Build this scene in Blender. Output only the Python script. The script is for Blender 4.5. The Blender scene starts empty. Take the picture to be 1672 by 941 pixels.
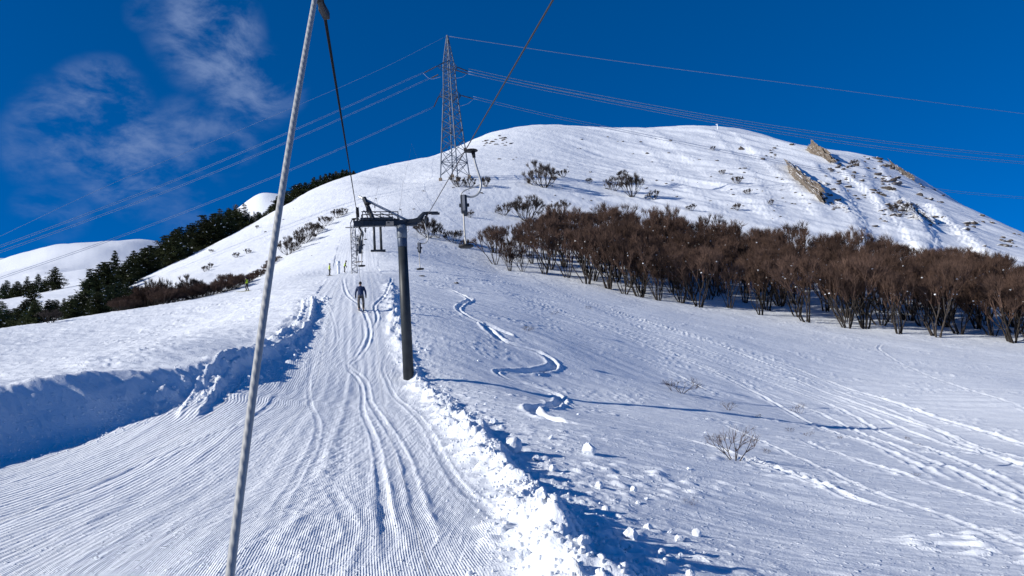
import bpy, bmesh, math, random
import numpy as np
from mathutils import Vector, Matrix

random.seed(7)
RNG = np.random.default_rng(11)
sc = bpy.context.scene
COL = sc.collection
R = math.radians

# ------------------------------------------------------------------ camera
FPX, CXP, CYP = 1115.0, 836.0, 470.5      # focal length and centre, in pixels of the 1672 px wide photograph
PITCH, ROLL = R(6.6), R(3.7)
_f0 = np.array([0, math.cos(PITCH), math.sin(PITCH)])
_r0 = np.array([1.0, 0, 0])
_u0 = np.array([0, -math.sin(PITCH), math.cos(PITCH)])
C_R = math.cos(ROLL) * _r0 - math.sin(ROLL) * _u0
C_U = math.sin(ROLL) * _r0 + math.cos(ROLL) * _u0
C_F = _f0

cam_data = bpy.data.cameras.new('camera')
cam = bpy.data.objects.new('camera', cam_data)
COL.objects.link(cam)
cam_data.sensor_width = 36.0
cam_data.lens = FPX / 1672.0 * 36.0
cam_data.clip_start = 0.05
cam_data.clip_end = 12000
m = Matrix(((C_R[0], C_U[0], -C_F[0], 0), (C_R[1], C_U[1], -C_F[1], 0), (C_R[2], C_U[2], -C_F[2], 0), (0, 0, 0, 1)))
cam.matrix_world = m
sc.camera = cam


def ray(px, py):
    d = C_F + (px - CXP) / FPX * C_R - (py - CYP) / FPX * C_U
    return d / d[1]


def P(px, py, d):
    """World point seen at photo pixel (px, py), d metres ahead of the camera (the origin)."""
    return ray(px, py) * d


def proj(p):
    p = np.asarray(p, float)
    w = p @ C_F
    return CXP + FPX * (p @ C_R) / w, CYP - FPX * (p @ C_U) / w


# ------------------------------------------------------------------ noise
def _hash(ix, iy, seed):
    h = (ix.astype(np.int64) * 374761393 + iy.astype(np.int64) * 668265263 + seed * 974634777) & 0xFFFFFFFF
    h = ((h ^ (h >> 13)) * 1274126177) & 0xFFFFFFFF
    return (h ^ (h >> 16)) & 0xFFFFFFFF


def gnoise(x, y, seed=0):
    x = np.asarray(x, float); y = np.asarray(y, float)
    ix = np.floor(x); iy = np.floor(y)
    fx = x - ix; fy = y - iy
    u = fx * fx * fx * (fx * (fx * 6 - 15) + 10); v = fy * fy * fy * (fy * (fy * 6 - 15) + 10)

    def g(dx, dy):
        a = _hash(ix + dx, iy + dy, seed) * (2 * math.pi / 4294967296.0)
        return np.cos(a) * (fx - dx) + np.sin(a) * (fy - dy)
    n0 = g(0, 0) * (1 - u) + g(1, 0) * u
    n1 = g(0, 1) * (1 - u) + g(1, 1) * u
    return (n0 * (1 - v) + n1 * v) * 1.5


def fbm(x, y, seed=0, octv=4, gain=0.5):
    s = 0.0; a = 1.0
    for i in range(octv):
        s = s + a * gnoise(x * 2 ** i, y * 2 ** i, seed + i)
        a *= gain
    return s


def sstep(a, b, x):
    t = np.clip((x - a) / (b - a), 0, 1)
    return t * t * (3 - 2 * t)


# ------------------------------------------------------------------ terrain: a height field built on surveyed points
CTRL = [  # photo pixel, metres ahead
    # piste, from the camera up the lift line
    (600, 941, 5.8), (600, 800, 10.2), (610, 700, 18.2), (620, 640, 28), (600, 600, 31.5), (592, 550, 36.5), (590, 508, 41), (600, 450, 62),
    (612, 412, 86), (612, 380, 112), (600, 350, 142), (590, 300, 196), (585, 284, 240), (585, 300, 330),
    (380, 941, 5.9), (380, 800, 11), (400, 700, 18), (430, 640, 25.5), (440, 590, 31), (470, 540, 37), (500, 485, 47),
    (0, 941, 6.5), (0, 790, 12.8), (20, 725, 19.0), (200, 690, 20.5), (200, 610, 26), (300, 575, 30),
    (0, 616, 32), (0, 549, 50), (100, 588, 38), (200, 509, 62), (300, 542, 45), (400, 472, 75), (440, 441, 98), (500, 400, 125), (560, 355, 150),
    (540, 446, 78), (490, 450, 77),
    # left valley and gully behind the lip
    (0, 548, 90), (0, 512, 150), (0, 496, 230), (0, 490, 330), (60, 470, 420),
    (200, 514, 85), (200, 488, 112), (220, 465, 140), (220, 480, 190), (220, 450, 300),
    (300, 490, 84), (300, 458, 112), (300, 421, 160), (300, 436, 215),
    (400, 462, 98), (400, 420, 130), (430, 356, 190), (430, 368, 240), (430, 372, 330),
    (510, 310, 232), (510, 322, 290), (500, 340, 400),
    # far hills
    (0, 446, 800), (60, 418, 850), (110, 398, 900), (160, 393, 950), (260, 394, 1000), (300, 432, 850), (350, 422, 900), (310, 434, 1050), (355, 420, 1120), (310, 440, 1450), (355, 436, 1500), (392, 340, 1200), (428, 320, 1200), (462, 328, 1200), (540, 350, 1200),
    (0, 470, 550), (160, 440, 600), (260, 440, 600), (400, 400, 700),
    (0, 480, 1500), (200, 440, 1700), (430, 400, 1900), (-250, 500, 800), (-250, 560, 50), (-250, 650, 24), (-250, 545, 200),
    # right field
    (960, 941, 5.4), (1100, 900, 8.0), (1672, 941, 8.6), (1300, 850, 12.0), (1000, 800, 12), (900, 700, 18.5), (1200, 730, 21.5), (800, 650, 26), (1672, 750, 26),
    (900, 648, 32), (1100, 668, 34), (1276, 690, 35.5), (1410, 705, 37), (1100, 625, 43), (1672, 650, 45), (1400, 620, 53), (700, 560, 36.5), (900, 560, 44), (1200, 560, 60), (900, 480, 74), (750, 450, 72), (690, 470, 58),
    (1672, 562, 78), (1480, 548, 80), (1330, 532, 83), (1120, 500, 89), (960, 465, 95), (800, 440, 97), (700, 420, 92),
    (1900, 575, 78), (1900, 660, 45), (1900, 760, 26), (1900, 950, 8.6),
    # hill
    (740, 387, 118), (850, 375, 135), (1000, 382, 143), (1150, 400, 139), (1300, 425, 134), (1480, 440, 130), (1672, 452, 126),
    (740, 292, 192), (888, 300, 190), (860, 345, 160), (650, 300, 205), (1020, 310, 200), (1200, 330, 190), (1400, 350, 180), (1550, 390, 168), (1672, 425, 150),
    (1000, 255, 300), (1200, 260, 300), (1350, 290, 270), (1500, 340, 230), (850, 245, 290),
    (650, 266, 268), (720, 252, 310), (760, 236, 335), (800, 217, 365), (880, 205, 395), (1000, 210, 415), (1200, 210, 425), (1280, 234, 405), (1340, 246, 395), (1450, 262, 380), (1500, 290, 355), (1540, 318, 330), (1672, 384, 285), (1850, 460, 240),
    (650, 285, 360), (720, 275, 400), (800, 250, 470), (880, 240, 510), (1000, 245, 540), (1200, 245, 550), (1340, 285, 520), (1450, 310, 500), (1540, 370, 430), (1672, 430, 380), (1850, 500, 330),
    (650, 340, 700), (880, 330, 900), (1200, 340, 900), (1540, 440, 800), (1850, 520, 700),
    (650, 400, 1500), (880, 420, 2000), (1200, 430, 2000), (1540, 480, 2000), (1850, 520, 2000),
]
pts = np.array([P(*c) for c in CTRL])
extra = np.array([(-1.5, 3.0, -1.72), (2.0, 3.0, -1.95), (-6, 2.5, -1.75), (6, 2.5, -2.9), (-14, 4, -0.9), (14, 4, -4.3), (-30, 8, 0.3), (30, 10, -6.0), (-70, 20, 4), (70, 25, -8)])
pts = np.vstack([pts, extra])


def to_tl(x, y):
    return np.arctan2(x, y) * 1.4, np.log(np.hypot(x, y))


T_, L_ = to_tl(pts[:, 0], pts[:, 1])
E_ = pts[:, 2] / np.hypot(pts[:, 0], pts[:, 1])


def _phi(r2):
    return 0.5 * r2 * np.log(r2 + 1e-12)


_n = len(pts)
_K = _phi((T_[:, None] - T_[None]) ** 2 + (L_[:, None] - L_[None]) ** 2) + np.eye(_n) * 4e-4
_Q = np.stack([np.ones(_n), T_, L_], 1)
_A = np.block([[_K, _Q], [_Q.T, np.zeros((3, 3))]])
_W = np.linalg.solve(_A, np.concatenate([E_, np.zeros(3)]))


def base_z(x, y):
    x = np.asarray(x, float); y = np.asarray(y, float)
    shp = x.shape
    x = x.ravel(); y = y.ravel()
    t, l = to_tl(x, y)
    e = _W[_n] + _W[_n + 1] * t + _W[_n + 2] * l
    for i in range(_n):
        e = e + _W[i] * _phi((t - T_[i]) ** 2 + (l - L_[i]) ** 2)
    r = np.exp(l)
    z = e * r
    zp = -1.75 - 90 * np.tanh((0.13 * x - 0.05 * y) / 90)
    k = sstep(R(50) * 1.4, R(72) * 1.4, np.abs(t))
    z = z * (1 - k) + zp * k
    return z.reshape(shp)


def ground_hit(px, py, zfun=base_z, r0=3.0, r1=2500.0, n=500):
    d = ray(px, py)
    k = np.hypot(d[0], 1.0)
    t = np.exp(np.linspace(math.log(r0), math.log(r1), n)) / k
    z = zfun(d[0] * t, t) - d[2] * t
    i = np.argmax(z > 0)
    if z[i] <= 0:
        return None
    if i == 0:
        return d * t[0]
    a = z[i - 1] / (z[i - 1] - z[i])
    tt = t[i - 1] + (t[i] - t[i - 1]) * a
    return d * tt


# polylines -> signed distance, parameter
def catmull(p, n=10):
    p = np.asarray(p, float)
    q = np.vstack([2 * p[0] - p[1], p, 2 * p[-1] - p[-2]])
    out = []
    for i in range(1, len(q) - 2):
        for t in np.linspace(0, 1, n, endpoint=False):
            a, b, c, d = q[i - 1], q[i], q[i + 1], q[i + 2]
            out.append(0.5 * (2 * b + (c - a) * t + (2 * a - 5 * b + 4 * c - d) * t * t + (3 * b - a - 3 * c + d) * t ** 3))
    out.append(q[-2])
    return np.array(out)


def pl_dist(x, y, line, reach):
    """Signed distance (left of the direction of travel is positive) and arc length; only near the line."""
    best = np.full(x.shape, 1e9); sd = np.full(x.shape, 1e9); arc = np.zeros(x.shape)
    s0 = 0.0
    for i in range(len(line) - 1):
        a = line[i, :2]; b = line[i + 1, :2]
        d = b - a; L2 = float(d @ d); L = math.sqrt(L2) + 1e-9
        lo = np.minimum(a, b) - reach; hi = np.maximum(a, b) + reach
        idx = np.nonzero((x > lo[0]) & (x < hi[0]) & (y > lo[1]) & (y < hi[1]))[0]
        if len(idx):
            px = x[idx] - a[0]; py = y[idx] - a[1]
            t = np.clip((px * d[0] + py * d[1]) / (L2 + 1e-12), 0, 1)
            ex = px - t * d[0]; ey = py - t * d[1]
            D = np.hypot(ex, ey)
            s = np.where(d[0] * py - d[1] * px >= 0, 1.0, -1.0)
            k = D < best[idx]
            j = idx[k]
            best[j] = D[k]; sd[j] = (D * s)[k]; arc[j] = s0 + t[k] * L
        s0 += L
    return sd, arc, s0


LEFT_BANK = catmull([(-19, -6), (-15.5, 5), (-13.6, 11), (-12.7, 17), (-11.9, 21), (-11.3, 24), (-11.0, 29), (-11.2, 35), (-12.3, 41), (-13.4, 46)], 6)
RIGHT_BANK = catmull([(1.6, -3), (0.8, 2.5), (0.30, 5.4), (0.18, 7.6), (-0.2, 11), (-1.1, 16), (-2.3, 21.5), (-3.5, 27), (-4.7, 30.8), (-6.0, 36), (-7.6, 43), (-10.4, 58)], 6)


def img_line(pp, n=8):
    out = []
    for p in pp:
        h = ground_hit(*p)
        if h is not None:
            out.append(h)
    return catmull(np.array(out)[:, :2], n)


# ski tracks: photo polyline, width, depth, rim
TRACKS = [
    # carved turns right of the lift tower
    ([(742, 478), (768, 488), (752, 496), (720, 490)], .4, .05, .04),
    ([(770, 520), (830, 546), (790, 528), (820, 556), (880, 576), (904, 596), (872, 606), (812, 606)], .52, .13, .08),
    ([(812, 612), (880, 634), (915, 650), (900, 664), (868, 666), (905, 684), (990, 700)], .48, .12, .08),
    ([(700, 462), (735, 474), (766, 489), (748, 503), (770, 520), (832, 545), (872, 560)], .34, .05, .05),
    ([(905, 596), (880, 605), (812, 606), (838, 622), (884, 636)], .3, .05, .05),
    ([(880, 668), (920, 688), (990, 700), (1090, 712), (1200, 742), (1330, 790), (1500, 850)], .28, .035, .04),
    # long traverses on the right
    ([(985, 503), (1060, 527), (1130, 548), (1220, 575), (1300, 603), (1400, 640), (1500, 672), (1672, 725), (1850, 775)], .40, .05, .06),
    ([(1000, 520), (1100, 553), (1200, 590), (1300, 622), (1420, 668), (1540, 710), (1672, 762), (1850, 815)], .36, .045, .05),
    ([(960, 515), (1080, 556), (1180, 597), (1300, 640), (1400, 684), (1520, 735), (1672, 800), (1850, 870)], .32, .04, .04),
    ([(940, 520), (1040, 553), (1140, 594), (1250, 640), (1380, 695), (1500, 745), (1672, 820), (1850, 900)], .30, .04, .035),
    ([(900, 470), (1000, 505), (1120, 545), (1240, 590), (1340, 628), (1500, 690), (1672, 748), (1850, 800)], .30, .04, .04),
    ([(760, 470), (850, 490), (960, 530), (1050, 556), (1150, 590)], .35, .035, .03),
    ([(1440, 560), (1436, 572), (1480, 598), (1560, 630), (1672, 665)], .28, .04, .03),
    ([(1300, 720), (1400, 752), (1530, 790), (1672, 838), (1850, 890)], .26, .025, .03),
    ([(720, 455), (840, 466), (960, 500), (1080, 535)], .5, .04, .05),
    ([(1170, 690), (1290, 742), (1420, 800), (1560, 850), (1850, 960)], .2, .02, .02),
    ([(790, 458), (880, 472), (980, 500), (1090, 538), (1200, 574), (1330, 622)], .4, .05, .05),
    ([(740, 462), (830, 480), (930, 512), (1040, 548), (1140, 580)], .35, .04, .05),
    ([(850, 490), (950, 522), (1060, 566), (1160, 606), (1260, 655), (1400, 720), (1560, 790)], .35, .04, .04),
    ([(870, 520), (980, 560), (1080, 600), (1180, 650)], .3, .03, .035),
    ([(1050, 545), (1180, 588), (1320, 640), (1450, 690), (1600, 740), (1750, 790)], .3, .04, .04),
    # ruts of the skiers on the piste
    ([(596, 520), (603, 545), (596, 570), (572, 595), (572, 603), (598, 625), (606, 660), (640, 710), (665, 760), (688, 850), (705, 941)], .20, .010, .018),
    ([(590, 520), (594, 548), (580, 580), (566, 600), (590, 630), (592, 670), (612, 720), (625, 800), (640, 941)], .16, .016, .012),
    ([(640, 452), (630, 480), (612, 500), (616, 520), (606, 545)], .2, .03, .03),
    ([(560, 455), (566, 480), (588, 500), (604, 540), (590, 580)], .22, .025, .03),
    ([(515, 480), (540, 510), (548, 560), (510, 600), (505, 650), (520, 700), (480, 790), (420, 880)], .16, .006, .009),
    ([(640, 560), (625, 600), (640, 640), (690, 690), (740, 780), (830, 860), (900, 930)], .18, .007, .014),
    ([(535, 790), (560, 830), (575, 870), (560, 900), (545, 941)], .18, .005, .010),
    ([(620, 760), (625, 830), (640, 880), (650, 941)], .22, .01, .014),
    ([(0, 870), (140, 800), (300, 730), (400, 690), (460, 640)], .2, .006, .018),
    # gullies of the steep face
    ([(1352, 270), (1392, 305), (1425, 345), (1448, 385), (1458, 410)], 9, 1.1, .45),
    ([(1490, 325), (1520, 352), (1548, 385), (1570, 420)], 9, 1.3, .6),
    ([(1180, 214), (1215, 250), (1265, 300), (1300, 350)], 10, .35, .40),
    ([(1040, 212), (1100, 262), (1160, 310), (1230, 360)], 12, .25, .25),
    ([(1420, 262), (1440, 300), (1470, 350), (1500, 400)], 7, .5, .35),
    # groomer's windrow on the left of the piste
    ([(503, 486), (502, 515), (485, 545), (440, 578), (385, 600), (365, 616), (330, 650), (300, 690)], .45, -.02, .17),
]
TRACK_LINES = [(img_line(t[0]), t[1], t[2], t[3]) for t in TRACKS]


def bank_profile(x, y):
    """Heights of the two ploughed banks, and how far inside the piste a point is."""
    z = np.zeros(x.shape)
    # left bank: a cut step with a softened top
    sd, arc, tot = pl_dist(x, y, LEFT_BANK, 70.0)
    yy = np.clip(y, -10, 60)
    near = sd < 1e8
    h = 1.50 - 0.95 * sstep(19.5, 25.5, yy) - 0.22 * sstep(27, 34, yy) - 0.15 * sstep(34, 46.5, yy)
    h = h * (1 - sstep(44.0, 47.0, yy)) * sstep(-8, 2, yy)
    rg = 0.35 + 0.65 * sstep(18, 25, yy)
    s = sd + (0.35 * gnoise(x * 0.5, y * 0.5, 3) + 0.14 * gnoise(x * 1.7, y * 1.7, 4)) * rg
    wface = 2.0 - 0.9 * sstep(18, 26, yy)
    st = sstep(-0.35, 1, s / wface)
    zz = h * st * np.exp(-np.clip(s - wface, 0, None) / 26.0)
    zz += 0.012 * st * (1 - st) * 4 * fbm(x * 0.8, y * 0.35, 12, 4, .6) * sstep(0, .6, h)
    # lip of loose snow on the crest and rubble at the foot
    zz += 0.10 * rg * np.exp(-((s - wface) / 0.5) ** 2) * (0.6 + gnoise(x * 0.9, y * 0.9, 9)) * sstep(0, .5, h)
    rub = np.exp(-((s - 0.1) / 0.9) ** 2) * sstep(18, 26, yy) * (1 - sstep(44, 47, yy))
    zz += rub * 0.26 * np.clip(fbm(x * 1.5, y * 1.5, 21, 3), 0, None)
    z += np.where(near, zz, 0)
    inside_l = np.where(near, sstep(0.3, -0.7, sd) if False else 1 - sstep(-0.9, -0.1, sd), np.where(x > -12, 1.0, 0.0))
    # right bank: a ridge of lumps
    sd2, arc2, tot2 = pl_dist(x, y, RIGHT_BANK, 5.0)
    near2 = sd2 < 1e8
    hh = 0.31 - 0.12 * sstep(10, 24, yy) - 0.05 * sstep(36, 58, yy)
    hh = hh * (1 - sstep(54, 59, yy))
    hh = hh * (1 + 0.35 * gnoise(x * .35, y * 0.35, 5))
    s2 = sd2 + 0.28 * gnoise(x * 1.1, y * 1.1, 6) + 0.10 * gnoise(x * 3.1, y * 3.1, 7)
    nk = 0.62 + 0.38 * sstep(5, 14, yy)
    w2 = np.where(s2 > 0, 0.44, 0.36) * nk
    hh = hh * (0.30 + 0.70 * nk)
    rid = np.exp(-np.abs(s2 / w2) ** 2.2)
    lump = np.clip(fbm(x * 1.5, y * 1.5, 31, 3, 0.5), -0.35, 1.0)
    lump2 = np.clip(gnoise(x * 5.5, y * 5.5, 35), 0, None)
    z2 = hh * rid * (0.9 + 0.75 * lump) + 0.05 * rid * lump2 * nk
    out = np.exp(-np.clip(-s2, 0, None) / 1.1) * (s2 < 0)
    z2 += out * (0.16 * np.clip(fbm(x * 2.6, y * 2.6, 41, 3), 0, None)) * (1 - sstep(54, 59, yy))
    z += np.where(near2, z2, 0)
    inside_r = np.where(near2, sstep(0.25, 0.9, sd2), np.where(x < -0.215 * y + 1.5, 1.0, 0.0))
    ins = inside_l * inside_r * (1 - sstep(58, 66, yy)) * (y > -8)
    return z, ins, rid * near2


def detail(x, y, full=True):
    x = np.asarray(x, float); y = np.asarray(y, float)
    r = np.hypot(x, y)
    z = np.zeros(x.shape)
    bz, ins, rid = bank_profile(x, y)
    z += bz
    off = 1 - ins
    # broad undulation and wind drift
    z += off * 0.10 * gnoise(x * 0.16, y * 0.16, 51) * sstep(5, 30, r)
    wx = x * 0.94 - y * 0.34; wy = x * 0.34 + y * 0.94       # streaks run down the cross slope
    z += off * 0.045 * gnoise(wx * 0.35, wy * 1.1, 52)
    z += off * 0.016 * fbm(wx * 1.3, wy * 4.2, 53, 2)
    # scabs of loose crumbs in patches
    patch = sstep(0.05, 0.45, gnoise(x * 0.22, y * 0.3, 54))
    z += off * patch * 0.055 * np.clip(gnoise(wx * 2.4, wy * 4.4, 55) - 0.12, 0, None) * 2
    lf = sstep(-9, -14, x + 0.02 * y) * sstep(12, 16, y) * (1 - sstep(60, 75, y))
    z += off * lf * (0.045 * fbm(x * 0.9, y * 1.5, 56, 3) + 0.05 * np.clip(gnoise(x * 1.6, y * 3.2, 57) - .2, 0, None))
    # piste: passes of the machine, small waves across it
    u = x + 0.215 * y
    z += ins * 0.02 * gnoise(u * 0.9, y * 0.05, 61)
    z += ins * 0.05 * np.exp(-((y - 30.5 + 0.1 * x) / 1.0) ** 2)
    z += ins * 0.03 * np.exp(-((y - 23.5 + 0.1 * x) / 0.5) ** 2)
    z += ins * 0.012 * gnoise(u * 2.6, y * 0.35, 62) + ins * 0.006 * gnoise(u * 7, y * 2.2, 63)
    pas = (u + 0.9 + 0.12 * gnoise(y * .12, y * 0, 66)) / 2.7
    z += ins * 0.022 * np.exp(-((pas - np.round(pas)) * 2.7 / 0.10) ** 2) * (0.5 + gnoise(x * 1.2, y * .6, 67))
    churn = np.exp(-((u + 0.75 + 0.3 * gnoise(y * 0.2, y * 0, 64)) / 0.5) ** 2) * sstep(26, 14, y)
    z += ins * churn * 0.022 * np.clip(gnoise(x * 6, y * 4, 65), -0.2, None)
    # hill: gullies down the fall line, hummocks
    hm = sstep(120, 210, r) * (1 - sstep(900, 1200, r))
    gx = x * 0.75 + y * 0.66; gy = -x * 0.66 + y * 0.75
    east = sstep(R(-2), R(14), np.arctan2(x, y))
    gul = fbm(gx * 0.055 + 0.25 * gnoise(x * .02, y * .02, 70), gy * 0.012, 71, 3)
    z += hm * (0.25 + 1.5 * east) * gul * 0.8
    z += hm * (0.14 + 0.22 * east) * fbm(gx * 0.12, gy * 0.05, 72, 3)
    z += sstep(60, 120, r) * (1 - sstep(300, 500, r)) * 0.05 * fbm(x * 0.5, y * 0.5, 73, 2)
    z += sstep(500, 800, r) * 6 * fbm(x * 0.008, y * 0.008, 74, 3)
    if full:
        for (line, w, dep, rim0) in TRACK_LINES:
            sd, arc, tot = pl_dist(x, y, line, w * 3.2)
            k = np.nonzero(sd < 1e8)[0] if x.ndim else None
            if k is None or not len(k):
                continue
            s = sd[k]; a = arc[k]
            fade = sstep(0, min(3, tot * .15), a) * sstep(0, min(3, tot * .15), tot - a)
            j = s + 0.12 * w * gnoise(x[k] * 1.3, y[k] * 1.3, 81)
            nn = 0.8 + 0.55 * gnoise(x[k] * 0.35 / max(w, .3), y[k] * 0.35 / max(w, .3), 82) + 0.2 * gnoise(x[k] * 3, y[k] * 3, 83)
            hw = w * 0.5
            v = -dep * np.exp(-(np.abs(j) / hw) ** 4)
            rim = rim0 * (0.8 + 0.7 * np.clip(y[k] / 40, 0, 2.5) if w < 2 else 1.0)
            v += rim * np.clip(nn, 0.05, None) * np.exp(-((j - hw * 1.25) / (hw * 0.5)) ** 2)
            v += rim * 0.8 * np.clip(nn, 0.05, None) * np.exp(-((j + hw * 1.25) / (hw * 0.5)) ** 2)
            if dep < 0:
                v += rim0 * np.exp(-(np.abs(j) / hw) ** 2) * nn
            z[k] += v * fade
    return z, ins


def ground_z(x, y):
    """Height of the finished snow surface (scalars or arrays)."""
    xa = np.atleast_1d(np.asarray(x, float)).ravel(); ya = np.atleast_1d(np.asarray(y, float)).ravel()
    z = base_z(xa, ya) + detail(xa, ya)[0]
    return float(z[0]) if np.ndim(x) == 0 else z


def ghit(px, py, **k):
    """World point of the finished ground at a photo pixel."""
    h = ground_hit(px, py, zfun=lambda a, b: base_z(a, b) + detail(a, b, False)[0], **k)
    if h is None:
        return None
    return np.array([h[0], h[1], ground_z(h[0], h[1])])


# ------------------------------------------------------------------ helpers
def link(o, parent=None):
    COL.objects.link(o)
    if parent is not None:
        o.parent = parent
    return o


def tag(o, label=None, cat=None, group=None, kind=None):
    if label: o['label'] = label
    if cat: o['category'] = cat
    if group: o['group'] = group
    if kind: o['kind'] = kind
    return o


def empty(name, loc=(0, 0, 0), rz=0.0):
    o = bpy.data.objects.new(name, None)
    o.location = tuple(loc); o.rotation_euler = (0, 0, rz)
    o.empty_display_size = 0.2
    return link(o)


def mesh_from(name, verts, faces, mat, parent=None, smooth=False, mats=None, fmat=None):
    me = bpy.data.meshes.new(name)
    me.from_pydata([tuple(map(float, v)) for v in verts], [], faces)
    for mm in (mats or [mat]):
        me.materials.append(mm)
    if fmat is not None:
        me.polygons.foreach_set('material_index', np.asarray(fmat, np.int32))
    if smooth:
        me.polygons.foreach_set('use_smooth', np.ones(len(me.polygons), bool))
    me.update()
    return link(bpy.data.objects.new(name, me), parent)


class MB:
    """Collects simple shapes into one mesh."""
    def __init__(s):
        s.v = []; s.f = []; s.fm = []

    def add(s, vs, fs, mi=0):
        o = len(s.v)
        s.v += [tuple(map(float, q)) for q in vs]
        s.f += [tuple(i + o for i in q) for q in fs]
        s.fm += [mi] * len(fs)

    def bar(s, a, b, r0, r1=None, n=6, cap=True, mi=0):
        a = np.asarray(a, float); b = np.asarray(b, float); r1 = r0 if r1 is None else r1
        d = b - a; L = np.linalg.norm(d)
        if L < 1e-9: return
        d /= L
        h = np.array([0, 0, 1.0]) if abs(d[2]) < 0.9 else np.array([1.0, 0, 0])
        u = np.cross(d, h); u /= np.linalg.norm(u); w = np.cross(d, u)
        vs = []
        for c, r in ((a, r0), (b, r1)):
            for k in range(n):
                t = 2 * math.pi * k / n
                vs.append(c + r * (math.cos(t) * u + math.sin(t) * w))
        fs = [(k, (k + 1) % n, n + (k + 1) % n, n + k) for k in range(n)]
        if cap:
            fs += [tuple(range(n - 1, -1, -1)), tuple(range(n, 2 * n))]
        s.add(vs, fs, mi)

    def tube(s, pts, rad, n=6, mi=0, cap=True):
        pts = [np.asarray(p, float) for p in pts]
        m_ = len(pts)
        rads = rad if hasattr(rad, '__len__') else [rad] * m_
        vs = []; pu = None
        for i in range(m_):
            d = pts[min(i + 1, m_ - 1)] - pts[max(i - 1, 0)]
            d = d / (np.linalg.norm(d) + 1e-12)
            if pu is None:
                h = np.array([0, 0, 1.0]) if abs(d[2]) < 0.9 else np.array([1.0, 0, 0])
                u = np.cross(d, h)
            else:
                u = pu - d * (pu @ d)
            u = u / (np.linalg.norm(u) + 1e-12); pu = u
            w = np.cross(d, u)
            for k in range(n):
                t = 2 * math.pi * k / n
                vs.append(pts[i] + rads[i] * (math.cos(t) * u + math.sin(t) * w))
        fs = []
        for i in range(m_ - 1):
            for k in range(n):
                a = i * n + k; b = i * n + (k + 1) % n
                fs.append((a, b, b + n, a + n))
        if cap:
            fs += [tuple(range(n - 1, -1, -1)), tuple(range((m_ - 1) * n, m_ * n))]
        s.add(vs, fs, mi)

    def box(s, c, size, ax=None, mi=0, bev=0.0):
        c = np.asarray(c, float); hx, hy, hz = [q / 2 for q in size]
        A = np.eye(3) if ax is None else np.asarray(ax, float)
        if bev <= 0:
            vs = [c + A @ np.array([sx * hx, sy * hy, sz * hz]) for sz in (-1, 1) for sy in (-1, 1) for sx in (-1, 1)]
            s.add(vs, [(0, 2, 3, 1), (4, 5, 7, 6), (0, 1, 5, 4), (2, 6, 7, 3), (0, 4, 6, 2), (1, 3, 7, 5)], mi)
        else:
            bm = bmesh.new(); bmesh.ops.create_cube(bm, size=1)
            for v in bm.verts: v.co = Vector((v.co.x * size[0], v.co.y * size[1], v.co.z * size[2]))
            bmesh.ops.bevel(bm, geom=list(bm.edges), offset=bev, segments=2, affect='EDGES', profile=0.6)
            bm.verts.index_update()
            s.add([c + A @ np.array(v.co) for v in bm.verts], [tuple(v.index for v in f.verts) for f in bm.faces], mi)
            bm.free()

    def lathe(s, c, prof, n=16, ax=None, mi=0):
        c = np.asarray(c, float); A = np.eye(3) if ax is None else np.asarray(ax, float)
        vs = []
        for (r, z) in prof:
            for k in range(n):
                t = 2 * math.pi * k / n
                vs.append(c + A @ np.array([r * math.cos(t), r * math.sin(t), z]))
        fs = []
        for i in range(len(prof) - 1):
            for k in range(n):
                a = i * n + k; b = i * n + (k + 1) % n
                fs.append((a, b, b + n, a + n))
        fs += [tuple(range(n - 1, -1, -1)), tuple(range((len(prof) - 1) * n, len(prof) * n))]
        s.add(vs, fs, mi)

    def build(s, name, mat, parent=None, smooth=False, mats=None):
        return mesh_from(name, s.v, s.f, mat, parent, smooth, mats, s.fm if mats else None)


def frame_from(d, up=(0, 0, 1)):
    """Columns x, y, z with z along d."""
    d = np.asarray(d, float); d = d / np.linalg.norm(d)
    up = np.asarray(up, float)
    if abs(d @ up) > 0.95: up = np.array([1.0, 0, 0])
    x = np.cross(up, d); x /= np.linalg.norm(x)
    y = np.cross(d, x)
    return np.stack([x, y, d], 1)


def children_of(o):
    return list(o.children)


def copy_tree(o, parent=None, link_to=None):
    c = o.copy()
    COL.objects.link(c)
    if parent is not None:
        c.parent = parent
    for ch in children_of(o):
        copy_tree(ch, c)
    return c


# ------------------------------------------------------------------ materials
def new_mat(name):
    mt = bpy.data.materials.new(name); mt.use_nodes = True
    nt = mt.node_tree
    return mt, nt, nt.nodes['Principled BSDF']


def N(nt, typ, **kw):
    n = nt.nodes.new(typ)
    for k, v in kw.items():
        if k.startswith('i_'):
            key = k[2:]
            key = int(key) if key.isdigit() else key.replace('_', ' ')
            n.inputs[key].default_value = v
        else:
            setattr(n, k, v)
    return n


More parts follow.
